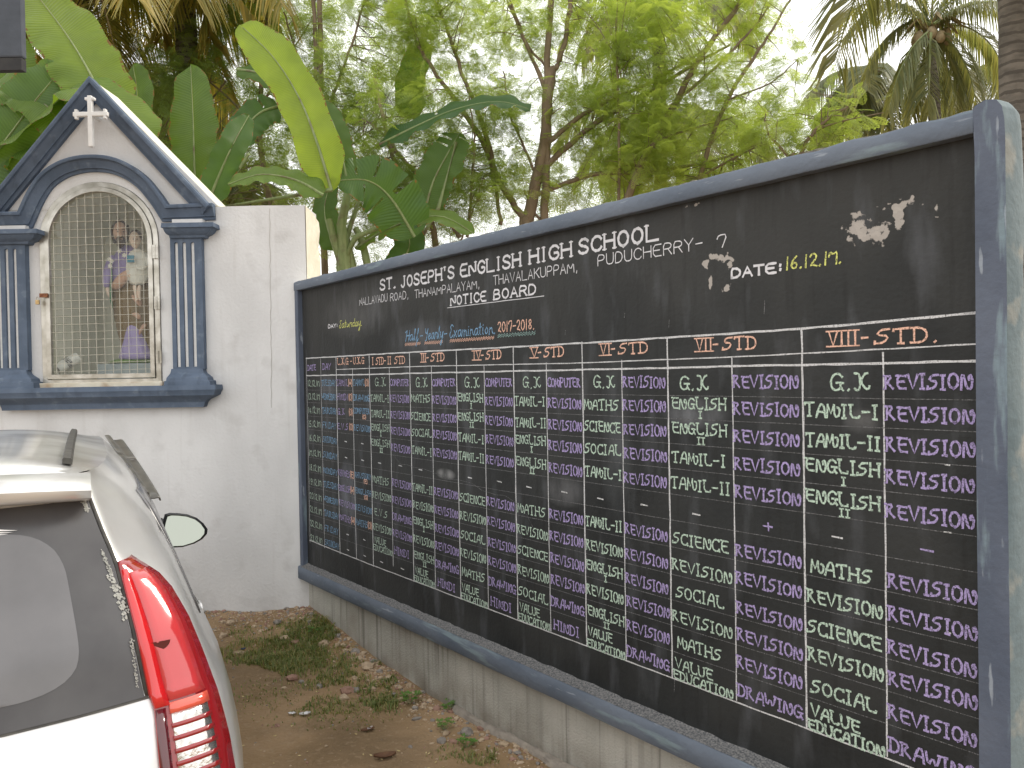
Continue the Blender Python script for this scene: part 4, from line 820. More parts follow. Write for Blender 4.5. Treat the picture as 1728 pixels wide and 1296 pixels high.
for i, (x, y, s_, m, lb) in enumerate(STN):
    p = c5(x, y); k = 1 + .3 * math.sin(i * 3.1); o = rock(p + Vector((0, 0, s_ * .15)), s_ * .75 * k, s_ * .6, s_ * .48, m, i * 7 + 1); tag(o, lb, 'stone', 'stones on the earth bank')
# loose rubble and pebbles too many to count
rnd = random.Random(5)
def scatter_rocks(spots, name, m, seed):
    mb = MB(); rnd = random.Random(seed)
    base = [Vector(v) for v in [(1, 0, 0), (-1, 0, 0), (0, 1, 0), (0, -1, 0), (0, 0, 1), (0, 0, -1), (.7, .7, .5), (-.7, .6, .5), (.6, -.7, .5), (-.6, -.7, .4)]]
    bm = bmesh.new(); bmesh.ops.create_icosphere(bm, subdivisions=1, radius=1); V = [v.co.copy() for v in bm.verts]; Fc = [tuple(v.index for v in f.verts) for f in bm.faces]; bm.free()
    for (x, y, s) in spots:
        a = rnd.uniform(0, 6.3); sx, sy, sz = s * rnd.uniform(.7, 1.3), s * rnd.uniform(.5, 1), s * rnd.uniform(.4, .8); z = gh(x, y) + sz * .2; c_, s_ = math.cos(a), math.sin(a); k = rnd.uniform(0, 50)
        vs = []
        for v in V:
            q = v * (1 + .55 * noise.noise(v * 1.7 + Vector((k, 0, 0)))); qx, qy = q.x * sx, q.y * sy; vs.append((x + qx * c_ - qy * s_, y + qx * s_ + qy * c_, z + q.z * sz))
        mb.add(vs, Fc)
    o = mb.build(name, m); return o
sp = [[], [], []]
for _ in range(1500):
    s_ = rnd.uniform(0, 4.2); d = abs(rnd.gauss(0, .11)); p = BC + BE * s_ + BN * (.0 + d); sp[rnd.choice((0, 0, 0, 1, 2))].append((p.x, p.y, rnd.uniform(.003, .012) if rnd.random() < .9 else rnd.uniform(.012, .026)))
for _ in range(900):
    x = rnd.uniform(-2.9, -1.5); y = 6.1 - abs(rnd.gauss(0, .16)); sp[rnd.choice((0, 0, 1, 2))].append((x, y, rnd.uniform(.003, .012) if rnd.random() < .93 else rnd.uniform(.012, .026)))
for _ in range(1000):
    x = rnd.uniform(-2.8, .8); y = rnd.uniform(2.0, 6.0); p = Vector((x, y, 0)) - BC
    if p.dot(BN) > .03: sp[rnd.choice((0, 0, 1, 2))].append((x, y, rnd.uniform(.002, .009)))
for i, (nm, lb) in enumerate([('tan_rubble', 'loose tan rubble and pebbles strewn along the foot of both walls'), ('grey_rubble', 'loose grey pebbles strewn along the foot of both walls'), ('reddish_rubble', 'loose reddish brown pebbles strewn along the foot of both walls')]):
    tag(scatter_rocks(sp[i], nm, M['stone'][i], i), lb, 'rubble', kind='stuff')
# broken mortar footing strip along the plinth
mb = MB(); rows = []
for i in range(80):
    s_ = 2.0 + 2.3 * i / 79; w_ = .045 + .045 * noise.noise(Vector((s_ * 4, 0, 0))); row = []
    for j in range(6):
        d = -.02 + w_ * j / 5 + (.02 * noise.noise(Vector((s_ * 12, j, 0))) if j == 5 else 0); p = BC + BE * s_ + BN * d; row.append((p.x, p.y, gh(p.x, p.y) + (.026 if j < 4 else (.020 if j == 4 else -.01)) + .010 * noise.noise(Vector((s_ * 18, j * 1.3, 2)))))
    rows.append(row)
mb.grid(rows); tag(mb.build('mortar_footing', mat('grey_mortar_footing', (.24, .21, .18), (.34, .30, .25), 14, .95, .8, 60), smooth=True), 'uneven strip of broken grey mortar footing along the plinth', 'footing')

def attr(me, vals):
    a = me.attributes.new('tint', 'FLOAT', 'POINT'); a.data.foreach_set('value', np.asarray(vals, dtype=np.float32))
def npmesh(name, V, Fq, m, tint=None, parent=None):
    me = bpy.data.meshes.new(name); n = len(V); k = Fq.shape[1]; nf = len(Fq)
    me.vertices.add(n); me.vertices.foreach_set('co', V.astype(np.float32).ravel()); me.loops.add(nf * k); me.loops.foreach_set('vertex_index', Fq.astype(np.int32).ravel())
    me.polygons.add(nf); me.polygons.foreach_set('loop_start', np.arange(0, nf * k, k, dtype=np.int32)); me.update(calc_edges=True); me.materials.append(m)
    if tint is not None: attr(me, tint)
    o = bpy.data.objects.new(name, me); col.objects.link(o)
    if parent: o.parent = parent
    return o
# grass tufts
V = []; Fq = []; T = []
def blades(cx, cy, r, n, h=.06):
    h *= .62; n = int(n * .5)
    for _ in range(n):
        a = rnd.uniform(0, 6.3); d = r * math.sqrt(rnd.random()) * (1 + .3 * math.sin(a * 3 + cx * 9)); x, y = cx + d * math.cos(a), cy + d * math.sin(a) * .8
        if (Vector((x, y, 0)) - BC).dot(BN) < .01 or y > 6.09: continue
        z = gh(x, y); b = rnd.uniform(0, 6.3); hh = h * rnd.uniform(.4, 1.1); lean = rnd.uniform(.3, 1.3) * hh; w_ = rnd.uniform(.0015, .0035)
        dx, dy = math.cos(b), math.sin(b); k = len(V); t = rnd.random() ** 1.5
        V.extend([(x - dy * w_, y + dx * w_, z - .004), (x + dy * w_, y - dx * w_, z - .004), (x + dx * lean * .4 + dy * w_ * .8, y + dy * lean * .4 - dx * w_ * .8, z + hh * .7), (x + dx * lean * .4 - dy * w_ * .8, y + dy * lean * .4 + dx * w_ * .8, z + hh * .7), (x + dx * lean + dy * w_ * .2, y + dy * lean, z + hh * .85), (x + dx * lean - dy * w_ * .2, y + dy * lean, z + hh * .85)])
        Fq.extend([(k, k + 1, k + 2, k + 3), (k + 3, k + 2, k + 4, k + 5)]); T.extend([t] * 6)
for (x, y, r, n, h) in [(450, 380, .38, 5200, .065), (370, 400, .25, 1500, .05), (560, 430, .25, 1800, .055), (520, 225, .22, 1300, .05), (620, 255, .16, 900, .07), (700, 510, .18, 1300, .055), (640, 665, .17, 800, .045), (950, 640, .13, 1100, .05), (900, 560, .14, 700, .045), (560, 205, .2, 600, .05), (700, 730, .2, 300, .03), (660, 205, .08, 400, .09),
                        (340, 590, .3, 450, .03), (1450, 930, .10, 350, .05), (1300, 900, .12, 200, .035), (215, 250, .12, 250, .04), (240, 300, .12, 200, .04), (930, 430, .05, 120, .06), (990, 520, .06, 160, .05), (760, 430, .10, 400, .05), (860, 650, .25, 500, .03), (500, 600, .4, 500, .025)]:
    p = c5(x, y); blades(p.x, p.y, r, n, h)
tag(npmesh('grass', np.array(V), np.array(Fq), M['grass'], T), 'low green and straw-coloured grass patches growing on the earth bank', 'grass', kind='stuff')
# weeds with whorled leaflets
for i, (x, y, s_, lb) in enumerate([(1082, 640, .085, 'bright green weed with whorled leaves near the plinth foot at the end of the grass'), (1285, 672, .06, 'small green weed growing out of the crack beside the plinth'), (1262, 775, .065, 'pale green seedling on bare earth above the smooth grey stone'), (1378, 870, .07, 'green weed beside the rubble strip nearest the bottom of the photo'), (580, 235, .06, 'light green weed on the bank close to the wall corner')]):
    p = c5(x, y); t = thing('weed', p, lb, 'weed', group='weeds along the plinth'); V = []; Fq = []; T = []; rr_ = random.Random(i); mbs = MB()
    for k in range(9):
        a = k * 2.4; L_ = s_ * rr_.uniform(.6, 1.0); el = rr_.uniform(.4, 1.1); tip = Vector((math.cos(a) * math.cos(el), math.sin(a) * math.cos(el), math.sin(el))) * L_
        mbs.tube([(0, 0, -.01), tip * .5, tip], .0015, 4)
        for j in range(6):
            b = a + j * 1.05; c_ = tip * (1 if j < 5 else .6); d = Vector((math.cos(b), math.sin(b), .25)) * s_ * .32; n_ = Vector((-math.sin(b), math.cos(b), 0)) * s_ * .085; kk = len(V)
            V.extend([tuple(c_), tuple(c_ + d * .55 + n_), tuple(c_ + d), tuple(c_ + d * .55 - n_)]); Fq.append((kk, kk + 1, kk + 2, kk + 3)); T.extend([rr_.random()] * 4)
    npmesh('foliage', np.array(V), np.array(Fq), M['weed'], T, t); mbs.build('stem', M['bstem'], t)
# litter of tiny leaflets
V = []; Fq = []
for _ in range(750):
    x = rnd.uniform(-2.7, 1.0); y = rnd.uniform(1.9, 5.8)
    if (Vector((x, y, 0)) - BC).dot(BN) < .05: continue
    z = gh(x, y) + .004; a = rnd.uniform(0, 6.3); l = rnd.uniform(.004, .014); w_ = l * .4; c_, s_ = math.cos(a), math.sin(a); k = len(V); tl = rnd.uniform(-.004, .004)
    V.extend([(x - c_ * l, y - s_ * l, z), (x + s_ * w_, y - c_ * w_, z + tl), (x + c_ * l, y + s_ * l, z + .003), (x - s_ * w_, y + c_ * w_, z - tl * .5)]); Fq.append((k, k + 1, k + 2, k + 3))
tag(npmesh('fallen_leaflets', np.array(V), np.array(Fq), M['straw']), 'tiny yellowish fallen leaflets sprinkled over the bare earth', 'leaf litter', kind='stuff')
def flat_leaf(p, L_, W_, rz, m, name, label, cat, curl=.15, jag=0):
    rows = []; rr_ = random.Random(label)
    for i in range(11):
        t = i / 10; w_ = W_ * math.sin(math.pi * (t * .94 + .03)) ** .8 * (1 + jag * rr_.uniform(-1, 1)); rows.append([((t - .5) * L_, w_ * s_, curl * L_ * ((s_ * s_) * .5 + (t - .5) ** 2) + .004) for s_ in (-1, -.5, 0, .5, 1)])
    mb = MB(); mb.grid(rows); o = mb.build(name, m, smooth=True, angle=180); o.location = p + Vector((0, 0, .003)); o.rotation_euler = (0, 0, rz); md = o.modifiers.new('t', 'SOLIDIFY'); md.thickness = .0012; return tag(o, label, cat)
flat_leaf(c5(955, 925), .11, .028, .25, M['dead'], 'dead_leaf', 'large curled dark brown dead leaf on bare earth at the bottom of the photo', 'leaf', .25)
flat_leaf(c5(865, 785), .075, .017, .5, M['dead'], 'dead_leaf', 'smaller brown leaf lying above the large dead leaf', 'leaf', .2)
flat_leaf(c5(472, 700), .045, .014, .1, M['paper'], 'paper_scrap', 'left of two torn white paper scraps on the earth', 'paper scrap', .3, .35)
flat_leaf(c5(538, 704), .062, .016, .3, M['paper'], 'paper_scrap', 'larger right-hand torn white paper scrap on the earth', 'paper scrap', .3, .35)
flat_leaf(c5(878, 778), .035, .010, .9, M['paper'], 'paper_scrap', 'small white scrap lying on the smaller brown leaf', 'paper scrap', .4, .35)
for (x, y, lb) in [(145, 160, 'tiny dark blue scrap against the white wall base'), (218, 372, 'tiny dark blue scrap on the left edge of the grass patch')]:
    flat_leaf(c5(x, y) + Vector((0, 0, .01)), .03, .013, .4, mat('blue_plastic', (.02, .05, .12), None, rough=.4), 'plastic_scrap', lb, 'plastic scrap', .6, .4)

exec_car = True
# ------------------------------------------------------------------ car
CT = R(28); cf = Vector((-math.sin(CT), math.cos(CT), 0)); cr = Vector((math.cos(CT), math.sin(CT), 0)); GZ = -.105
co_ = cr * (-.38) + cf * 2.30
car = thing('parked_car', (co_.x, co_.y, GZ), 'silver hatchback parked nose towards the shrine, seen from its rear right corner', 'car', rz=CT)
def flake(name, c, rough, coat):
    m = mat(name, c, None, metal=.45, rough=rough, coat=coat); m.node_tree.nodes['Principled BSDF'].inputs['Coat Roughness'].default_value = .12
    mixin(m, tuple(x * .72 + .02 for x in c), mth(m, 'MULTIPLY', noise_mask(m, 3.5, .42, .7, (1, 1, 1), 9), .55))
    mixin(m, (.42, .37, .29), mth(m, 'MULTIPLY', noise_mask(m, 6, .50, .75, (1, .6, 1), 9, (4, 1, 0)), .35))
    hz = nnode(m, 'ShaderNodeMapRange'); m.node_tree.links.new(coord(m, 2), hz.inputs[0]); hz.inputs[1].default_value = 1.59; hz.inputs[2].default_value = 1.63
    mixin(m, (.40, .38, .35), mth(m, 'MULTIPLY', hz.outputs[0], mth(m, 'MULTIPLY', noise_mask(m, 3, .40, .60, (1, 1, 1), 9, (1, 1, 0)), .8))); return m
M['silver'] = flake('dusty_silver_paint', (.80, .795, .785), .30, .8)
gl = M['carglass'] = mat('dusty_tinted_glass', (.10, .097, .102), (.15, .146, .152), 3, .18, 0, spec=.8)
M['carfrit'] = mat('black_glass_border', (.055, .053, .056), (.085, .083, .085), 4, .25, 0, spec=.5)
M['rubber'] = mat('weathered_black_rubber', (.035, .033, .03), (.075, .07, .06), 20, .6, .3, 60)
M['visor'] = mat('smoky_rain_visor', (.06, .055, .045), (.12, .11, .09), 14, .3, spec=.7)
M['plast'] = mat('black_plastic', (.02, .021, .023), None, rough=.4)
M['mirror'] = mat('mirror_glass', (.36, .38, .33), None, rough=.06, metal=1)
def lens(name, c, rough=.12, em=0):
    m = mat(name, c, None, rough=rough, coat=1.0, spec=.6); return m
M['red'] = lens('red_lens', (.62, .012, .015)); M['redl'] = lens('bright_red_lens', (.56, .04, .045)); M['redd'] = lens('dark_red_rim', (.30, .008, .012)); M['clear'] = mat('chrome_reflector', (.55, .53, .50), (.85, .83, .80), 45, .18, .6, 22, metal=.9)
M['maroon'] = lens('maroon_lamp_edge', (.09, .006, .012)); M['chalkd'] = mat('dried_dust', (.34, .34, .31), (.42, .42, .39), 60, .95)
def interp(tab, z):
    tab = sorted(tab)
    if z <= tab[0][0]: return tab[0][1]
    for (a, va), (b, vb) in zip(tab, tab[1:]):
        if z <= b: return va + (vb - va) * (z - a) / (b - a)
    return tab[-1][1]
T_ag = [(.30, .56), (.68, .545), (.756, .538), (.94, .529), (.96, .518), (1.11, .495), (1.195, .477), (1.30, .455), (1.37, .428), (1.464, .396), (1.56, .37)]     # glass edge / lamp inner edge
T_ao = [(.30, .74), (.68, .732), (.81, .717), (.916, .695), (1.025, .662), (1.124, .628), (1.206, .587), (1.244, .556), (1.293, .49), (1.36, .462), (1.464, .425), (1.56, .39)]
T_af = [(.10, .76), (.30, .80), (.54, .824), (.655, .823), (.76, .812), (.90, .778), (.93, .757), (1.035, .714), (1.34, .61), (1.46, .53), (1.53, .463), (1.56, .42)]
T_lg = [(.10, .02), (.30, -.04), (.60, -.05), (.80, .0), (.90, .03), (.96, .06), (1.10, .09), (1.23, .16), (1.36, .22), (1.464, .29), (1.56, .38)]          # rear face, distance forward
T_lw = [(.10, 3.72), (.55, 3.78), (.80, 3.70), (.93, 3.5), (.99, 2.95), (1.1, 2.85), (1.53, 2.10), (1.56, 2.05)]
def shell_row(z):
    ag, ao, af, lg, lw = (interp(t, z) for t in (T_ag, T_ao, T_af, T_lg, T_lw))
    up = max(0, min(1, (z - .95) / .3))
    pts = [(0, lg - .085), (ag * .35, lg - .078), (ag * .7, lg - .045), (ag, lg + .0), (ag + (ao - ag) * .33, lg + .010), (ag + (ao - ag) * .66, lg + .028), (ao, lg + .070), (ao + (af - ao) * .35, lg + .15), (ao + (af - ao) * .7, lg + .33), (ao + (af - ao) * .93, lg + .58), (af, lg + .95), (af + .0, lg + 1.3), (af, 1.9), (af - .01, 2.2)]
    l_end = lw
    if z > .97: pts[-1] = (af - .01, min(2.2, lw - .1)); pts[-2] = (af, min(1.9, lw - .25)); pts += [(af - .02, lw - .05), (af * .85, lw), (af * .45, lw + .07), (0, lw + .09)]
    else: pts += [(af - .015, 2.9), (af * .93, l_end - .25), (af * .55, l_end - .05), (0, l_end)]
    return pts
ZS = [.10, .20, .30, .42, .54, .655, .76, .83, .90, .94, .97, 1.0, 1.06, 1.124, 1.17, 1.206, 1.244, 1.293, 1.34, 1.40, 1.464, 1.50, 1.53]
def sh(z, c):
    """point of the body skin: z height, c column (float)"""
    p = shell_row(z); i = int(min(max(c, 0), len(p) - 1.001)); f = c - i; return (p[i][0] + (p[i + 1][0] - p[i][0]) * f, p[i][1] + (p[i + 1][1] - p[i][1]) * f)
NC = len(shell_row(.5))
mb = MB()
for sg in (1, -1): mb.grid([[(sg * x, l, z - GZ) for x, l in shell_row(z)] for z in ZS])
# roof
def roofz(x, l): 
    ed = interp(T_af, 1.53); k = min(abs(x) / .463, 1); return 1.53 + .052 * (1 - k ** 2.4) + .012 * math.sin((l - .35) / 1.7 * math.pi) - .03 * max(0, (.55 - l) / .3) ** 2 * .5
top = shell_row(1.53)
def outline_x(l):
    t = [(q[1], q[0]) for q in top]; t = sorted(t[3:14 + 2]); return max(interp(t, l), 0)
ls = [top[0][1] + .0] + list(np.linspace(.27, 2.02, 22)) + [top[-1][1]]
rows = []
lA = sorted(top, key=lambda q: q[1])
for i in range(24):
    l = .262 + (2.13 - .262) * i / 23
    # half width at this station from the top outline
    hwx = 0
    for (x0, l0), (x1, l1) in zip(top, top[1:]):
        if min(l0, l1) <= l <= max(l0, l1): hwx = max(hwx, x0 + (x1 - x0) * ((l - l0) / (l1 - l0) if l1 != l0 else 0))
    rows.append([(hwx * s_, l, 1.53 - GZ + (roofz(hwx * s_, l) - 1.53) * (1 - abs(s_) ** 6) * min(1, (l - .25) / .12) * min(1, max(0, (2.15 - l) / .2))) for s_ in np.linspace(-1, 1, 25)])
mb.grid(rows)
mb.build('body', M['silver'], car, smooth=True, angle=35)
# underside box so nothing is hollow
MB().box(-.74, .74, .1, 3.6, .12, .30).build('floor_pan', M['plast'], car)
def patch(zlist, clist, off, m, name, sg=1, parent=car, thick=.0):
    """piece that follows the skin; zlist heights, clist columns (pairs per height allowed); off = how far it stands proud"""
    rows = []
    for k, z in enumerate(zlist):
        cl = clist[k] if isinstance(clist[0], (list, tuple)) else clist; row = []
        for c in cl:
            x, l = sh(z, c); x2, l2 = sh(z, c + .08); tx, tl = x2 - x, l2 - l; n_ = math.hypot(tx, tl) or 1; nx, nl = tl / n_, -tx / n_
            row.append((sg * (x + nx * off), l + nl * off, z - GZ + off * .25))
        rows.append(row)
    mb = MB(); mb.grid(rows); o = mb.build(name, m, parent, smooth=True, angle=50)
    md = o.modifiers.new('t', 'SOLIDIFY'); md.thickness = thick or max(off * .9, .002); md.offset = -1
    # make it grow inwards regardless of winding
    return o
gz = list(np.linspace(.955, 1.462, 14))
mirr = lambda c: c
def sym_patch(zlist, cmax, off, m, name, cmin=0):
    rows = []
    for z in zlist:
        cs = list(np.linspace(cmax(z) if callable(cmax) else cmax, 0, 12)); row = []
        for c in cs:
            x, l = sh(z, c); x2, l2 = sh(z, c + .08); tx, tl = x2 - x, l2 - l; n_ = math.hypot(tx, tl) or 1; row.append((-(x + tl / n_ * off), l - tx / n_ * off, z - GZ + off * .25))
        row += [(-p[0], p[1], p[2]) for p in reversed(row[:-1])]; rows.append(row)
    mb = MB(); mb.grid(rows); return mb.build(name, m, car, smooth=True, angle=60)
glass = sym_patch(gz, 2.93, .006, M['carfrit'], 'rear_window')
inn = sym_patch(list(1.2075 + .1925 * np.sin(np.linspace(-math.pi / 2, math.pi / 2, 26))), lambda z: 2.10 * (.55 + .45 * max(0, 1 - (abs(z - 1.2075) / .193) ** 5) ** .45), .0075, M['carglass'], 'tinted_pane'); inn.parent = glass
sym_patch([.949, .953, .957], 2.99, .004, M['rubber'], 'window_seal')
# pillar gap beside the glass
patch(list(np.linspace(.955, 1.475, 12)), [2.95, 3.06, 3.16], .0035, M['rubber'], 'pillar_seal'); patch(list(np.linspace(.955, 1.475, 12)), [2.95, 3.06, 3.16], .0035, M['rubber'], 'pillar_seal', -1)
# roof lip above the glass
mb = MB(); rows = []
for s_ in np.linspace(-1, 1, 21):
    x = s_ * .400; k = 1 - abs(s_) ** 4; l0 = .205 - .075 * k
    rows.append([(x, l0 + .14, 1.548 - .018 * abs(s_) ** 3 - GZ), (x, l0 + .05, 1.536 - .02 * abs(s_) ** 3 - GZ), (x, l0, 1.515 - .02 * abs(s_) ** 3 - GZ), (x, l0 + .003, 1.492 - .018 * abs(s_) ** 3 - GZ), (x, l0 + .03, 1.478 - .014 * abs(s_) ** 3 - GZ), (x, l0 + .16, 1.470 - GZ)])
mb.grid(rows); mb.add(rows[0], [tuple(range(6))]); mb.add(rows[-1], [tuple(range(5, -1, -1))]); mb.build('roof_spoiler', M['silver'], car, smooth=True, angle=60)
# shut line under the spoiler end and tailgate lower edge
# roof rails
def lanep(x, l, dz): return (x, l, roofz(x, l) + dz - GZ)
for sg in (1, -1):
    mb = MB(); rows = []
    for i in range(20):
        l = .42 + 1.55 * i / 19; x = sg * (.341 + .006 * (l - .4)); rows.append([lanep(x - .013, l, -.004), lanep(x - .013, l, .008), lanep(x - .009, l, .014), lanep(x + .009, l, .014), lanep(x + .013, l, .008), lanep(x + .013, l, -.004)])
    mb.grid(rows); mb.add(rows[0], [tuple(range(6))]); mb.add(rows[-1], [tuple(range(5, -1, -1))]); mb.build('roof_rail', M['rubber'], car, smooth=True, angle=30)
# tail lamps
lamps = []
for sg in (1, -1):
    lz = [.50] + list(np.linspace(.56, 1.24, 18)) + [1.26, 1.28, 1.295]; lamp = patch(lz, [3.02, 3.5, 4, 4.5, 5, 5.5, 5.98], .010, M['redd'], 'tail_lamp', sg)
    lamp_up = patch(list(np.linspace(.935, 1.262, 14)), [3.72, 4.2, 4.6, 5.0, 5.40], .0165, M['redl'], 'red_lens', sg, lamp)
    patch(list(np.linspace(.925, 1.272, 12)), [3.05, 3.35, 3.72], .0180, M['red'], 'reflex_strip', sg, lamp)
    patch(list(np.linspace(.51, .92, 8)), [3.05, 3.30, 3.52], .0135, M['maroon'], 'lamp_edge', sg, lamp)
    patch(list(np.linspace(.52, .915, 14)), [3.75, 4.2, 4.6, 5.0, 5.35], .0140, M['clear'], 'clear_lens', sg, lamp)
    z = .528
    while z < .90: patch([z, z + .006, z + .0115], [3.70, 4.2, 4.7, 5.1, 5.40], .0185, M['redd'], 'red_bar', sg, lamp); z += .031
    patch([.905, .918, .93], [3.70, 4.2, 4.7, 5.1, 5.42], .0185, lens('orange_red_lens', (.75, .10, .06)), 'lens_band', sg, lamp)
    # dark bulb holder seen through the lens
    x, l = sh(1.085, 4.05); mb = MB()
    rows = [[(sg * (x + r_ * math.cos(q)), l - .0205 + r_ * math.cos(q) * .12, 1.085 + r_ * .8 * math.sin(q) - GZ + .004) for q in [math.pi + math.pi * j / 10 for j in range(11)]] for r_ in (.004, .020, .032)]
    mb.grid(rows); mb.build('bulb_holder', M['maroon'], lamp)
# side windows
def winp(c0, c1, z0, z1, name='side_window'):
    for sg in (1, -1): patch(list(np.linspace(z0, z1, 8)), list(np.linspace(c0, c1, 8)), .004, M['carglass'], name, sg)
winp(8.6, 10.3, 1.02, 1.42); winp(10.4, 12.1, 1.0, 1.45); winp(12.2, 13.6, 1.0, 1.45)
# door seams and handles on the side
for sg in (1, -1):
    for c in (10.35, 12.15): patch(list(np.linspace(.35, 1.0, 8)), [c, c + .02], .0015, M['rubber'], 'door_seam', sg)
    for c in (10.5, 12.3): patch([.86, .875, .89], list(np.linspace(c, c + .22, 5)), .010, M['silver'], 'door_handle', sg)
# rain visors over the side windows
for sg in (1, -1):
    for (t0, t1) in ((0, .56), (.585, 1)):
        mb = MB(); rows = []
        for i in range(12):
            t = t0 + (t1 - t0) * i / 11; l = 1.08 + .92 * t; ui = .572 + (.465 - .572) * t ** .8; zi = 1.368 + (1.533 - 1.368) * t ** .75; uo = .632 + (.548 - .632) * t; zo = 1.330 + (1.497 - 1.330) * t ** .85; row = []
            for k in range(9):
                f = k / 8; row.append((sg * (ui + (uo - ui) * f + .012 + .006 * math.sin(f * 9.5)), l, zi + (zo - zi) * f + .006 * math.sin(f * 9.5) - GZ))
            rows.append(row)
        mb.grid(rows); o = mb.build('rain_visor', M['visor'], car, smooth=True, angle=60); md = o.modifiers.new('t', 'SOLIDIFY'); md.thickness = .005
    mb = MB(); rows = []
# door mirrors
MIRROR_TILT = .30
def cpt(px, py, v):
    r_ = ray(px, py); t = v / r_.dot(cf); p = Vector((0, 0, CAMH)) + r_ * t; return (p.dot(cr) + .38, v - 2.30, p.z - GZ)
VM = 4.42
out_ = [(278, 868), (286, 865.5), (300, 866), (316, 868), (332, 874), (343, 883), (350, 893), (349, 901), (341, 910), (328, 917), (308, 923), (288, 924), (280, 918), (275, 905), (274, 890), (276, 877)]
out_ = [(x, y) for x, y in out_]
cxm = sum(p[0] for p in out_) / len(out_); cym = sum(p[1] for p in out_) / len(out_)
def scale_out(k, v, dx=0): return [cpt(cxm + (x - cxm) * k + dx, cym + (y - cym) * k, v) for x, y in out_]
for sg in (1, -1):
    f2 = lambda pts: [(sg * p[0], p[1], p[2]) for p in pts]
    mb = MB(); rows = [f2(scale_out(.84, VM + .010)), f2(scale_out(.90, VM - .004)), f2(scale_out(1.0, VM + .004)), f2(scale_out(1.01, VM + .04)), f2(scale_out(.90, VM + .09, -2)), f2(scale_out(.6, VM + .13, -5)), f2(scale_out(.2, VM + .145, -6))]
    mb.grid(rows, closed=True); mb.add(rows[-1], [tuple(range(len(out_)))]); mr = mb.build('door_mirror', M['plast'], car, smooth=True, angle=50)
    mb = MB(); r0 = f2(scale_out(.875, VM + .004)); zc_ = sum(p[2] for p in r0) / len(r0); r0 = [(p[0], p[1] + .22 * (p[2] - zc_) - .008, p[2]) for p in r0]; mb.add(r0, [tuple(range(len(r0)))]); mb.build('mirror_glass', M['mirror'], mr)
    a = cpt(284, 893, VM + .05); b = cpt(262, 884, VM + .10)
    mb = MB(); mb.tube([(sg * a[0], a[1], a[2]), (sg * ((a[0] + b[0]) / 2), a[1] + .03, (a[2] + b[2]) / 2), (sg * b[0], b[1] + .02, b[2] - .01), (sg * (b[0] - .06), b[1] + .03, b[2] - .02)], [.045, .04, .05, .05], 10); mb.build('mirror_arm', M['plast'], mr, smooth=True)
    p = cpt(304, 919.5, VM - .006); MB().box(sg * p[0] - .016, sg * p[0] + .016, p[1] - .003, p[1] + .012, p[2] - .006, p[2] + .006).build('mirror_lip_mark', M['chalkd'], mr, bevel=.003)
# wings badge decal on the tinted glass: three white feathers
wing = thing('wing_sticker', (0, 0, 0), 'white wing shaped sticker with three feathers on the rear window', 'sticker'); wing.parent = None
wing.location = car.location; wing.rotation_euler = car.rotation_euler
for k, (x0, x1, y0, y1, th) in enumerate([(-40, 30, 891, 894.5, 3.6), (-40, 22, 896, 898, 2.8), (-40, 14, 900, 901, 2.4)]):
    mb = MB(); up = []; dn = []
    def onglass(px, py):
        v = 2.5
        for _ in range(8):
            p = cpt(px, py, v); z = p[2] + GZ; c = 0
            best = min(((abs(sh(z, c_ / 20)[0] - abs(p[0])), c_ / 20) for c_ in range(0, 80)))[1]; v = 2.30 + sh(z, best)[1] - .010
        return cpt(px, py, v)
    for i in range(9):
        t = i / 8; x = x0 + (x1 - x0) * t; y = y0 + (y1 - y0) * t + 2 * math.sin(t * 3); h = th * (1 - t ** 3); up.append(onglass(x, y - h / 2)); dn.append(onglass(x, y + h / 2))
    mb.grid([up, dn]); mb.build('feather', M['white'], wing)
# bumper, wheels, number plate, front lamps so the car is whole
mb = MB(); rows = []
for z, o_ in [(.14, .02), (.24, .07), (.40, .09), (.50, .075), (.52, .02)]:
    p = [q for q in shell_row(z)[:8]]; half = [(x + (o_ * .35 if i > 5 else 0), l - o_, z - GZ) for i, (x, l) in enumerate(p)]; rows.append([(-x, l, zz_) for x, l, zz_ in reversed(half[1:])] + half)
mb.grid(rows); mb.build('rear_bumper', M['silver'], car, smooth=True, angle=50)
for sg in (1, -1):
    for l in (.55, 2.95):
        wh = MB(); wh.tube([(sg * .60, l, .29), (sg * .66, l, .29), (sg * .80, l, .29), (sg * .825, l, .29)], [.26, .29, .29, .25], 28); o = wh.build('wheel', M['rubber'], car, smooth=True, angle=40)
        mb = MB(); mb.tube([(sg * .815, l, .29), (sg * .832, l, .29)], [.185, .17], 20); mb.build('rim', M['steel'], o, smooth=True, angle=30)
    patch(list(np.linspace(.66, .82, 4)), [15.9, 16.2, 16.5], .01, M['clear'], 'headlamp', sg)
MB().box(-.25, .25, -.145, -.135, .46 - GZ, .57 - GZ).build('number_plate', M['white'], car)
# dried dust smears along the glass edge
for (x0, y0, x1, y1, wd) in [(186, 970, 214, 1045, 7), (222, 1078, 232, 1160, 3), (140, 842, 148, 862, 4), (172, 930, 188, 968, 3)]:
    mb = MB(); rr_ = random.Random(x0)
    for k in range(150):
        t = rr_.random(); px = x0 + (x1 - x0) * t + rr_.gauss(0, wd * .45); py = y0 + (y1 - y0) * t + rr_.gauss(0, 2); s_ = rr_.uniform(.8, 2.4) * (wd / 7 + .3)
        z0_ = None; p = cpt(px, py, 2.42); c = 2.9; 
        q = [onglass(px + dx * s_, py + dy * s_) for dx, dy in ((-1, -.2), (0, -1), (1, .3), (.1, 1))] if k < 110 else None
        if q: mb.add(q, [(0, 1, 2, 3)])
    o = mb.build('dust_smear', M['chalkd'], glass); o['kind'] = 'stuff'

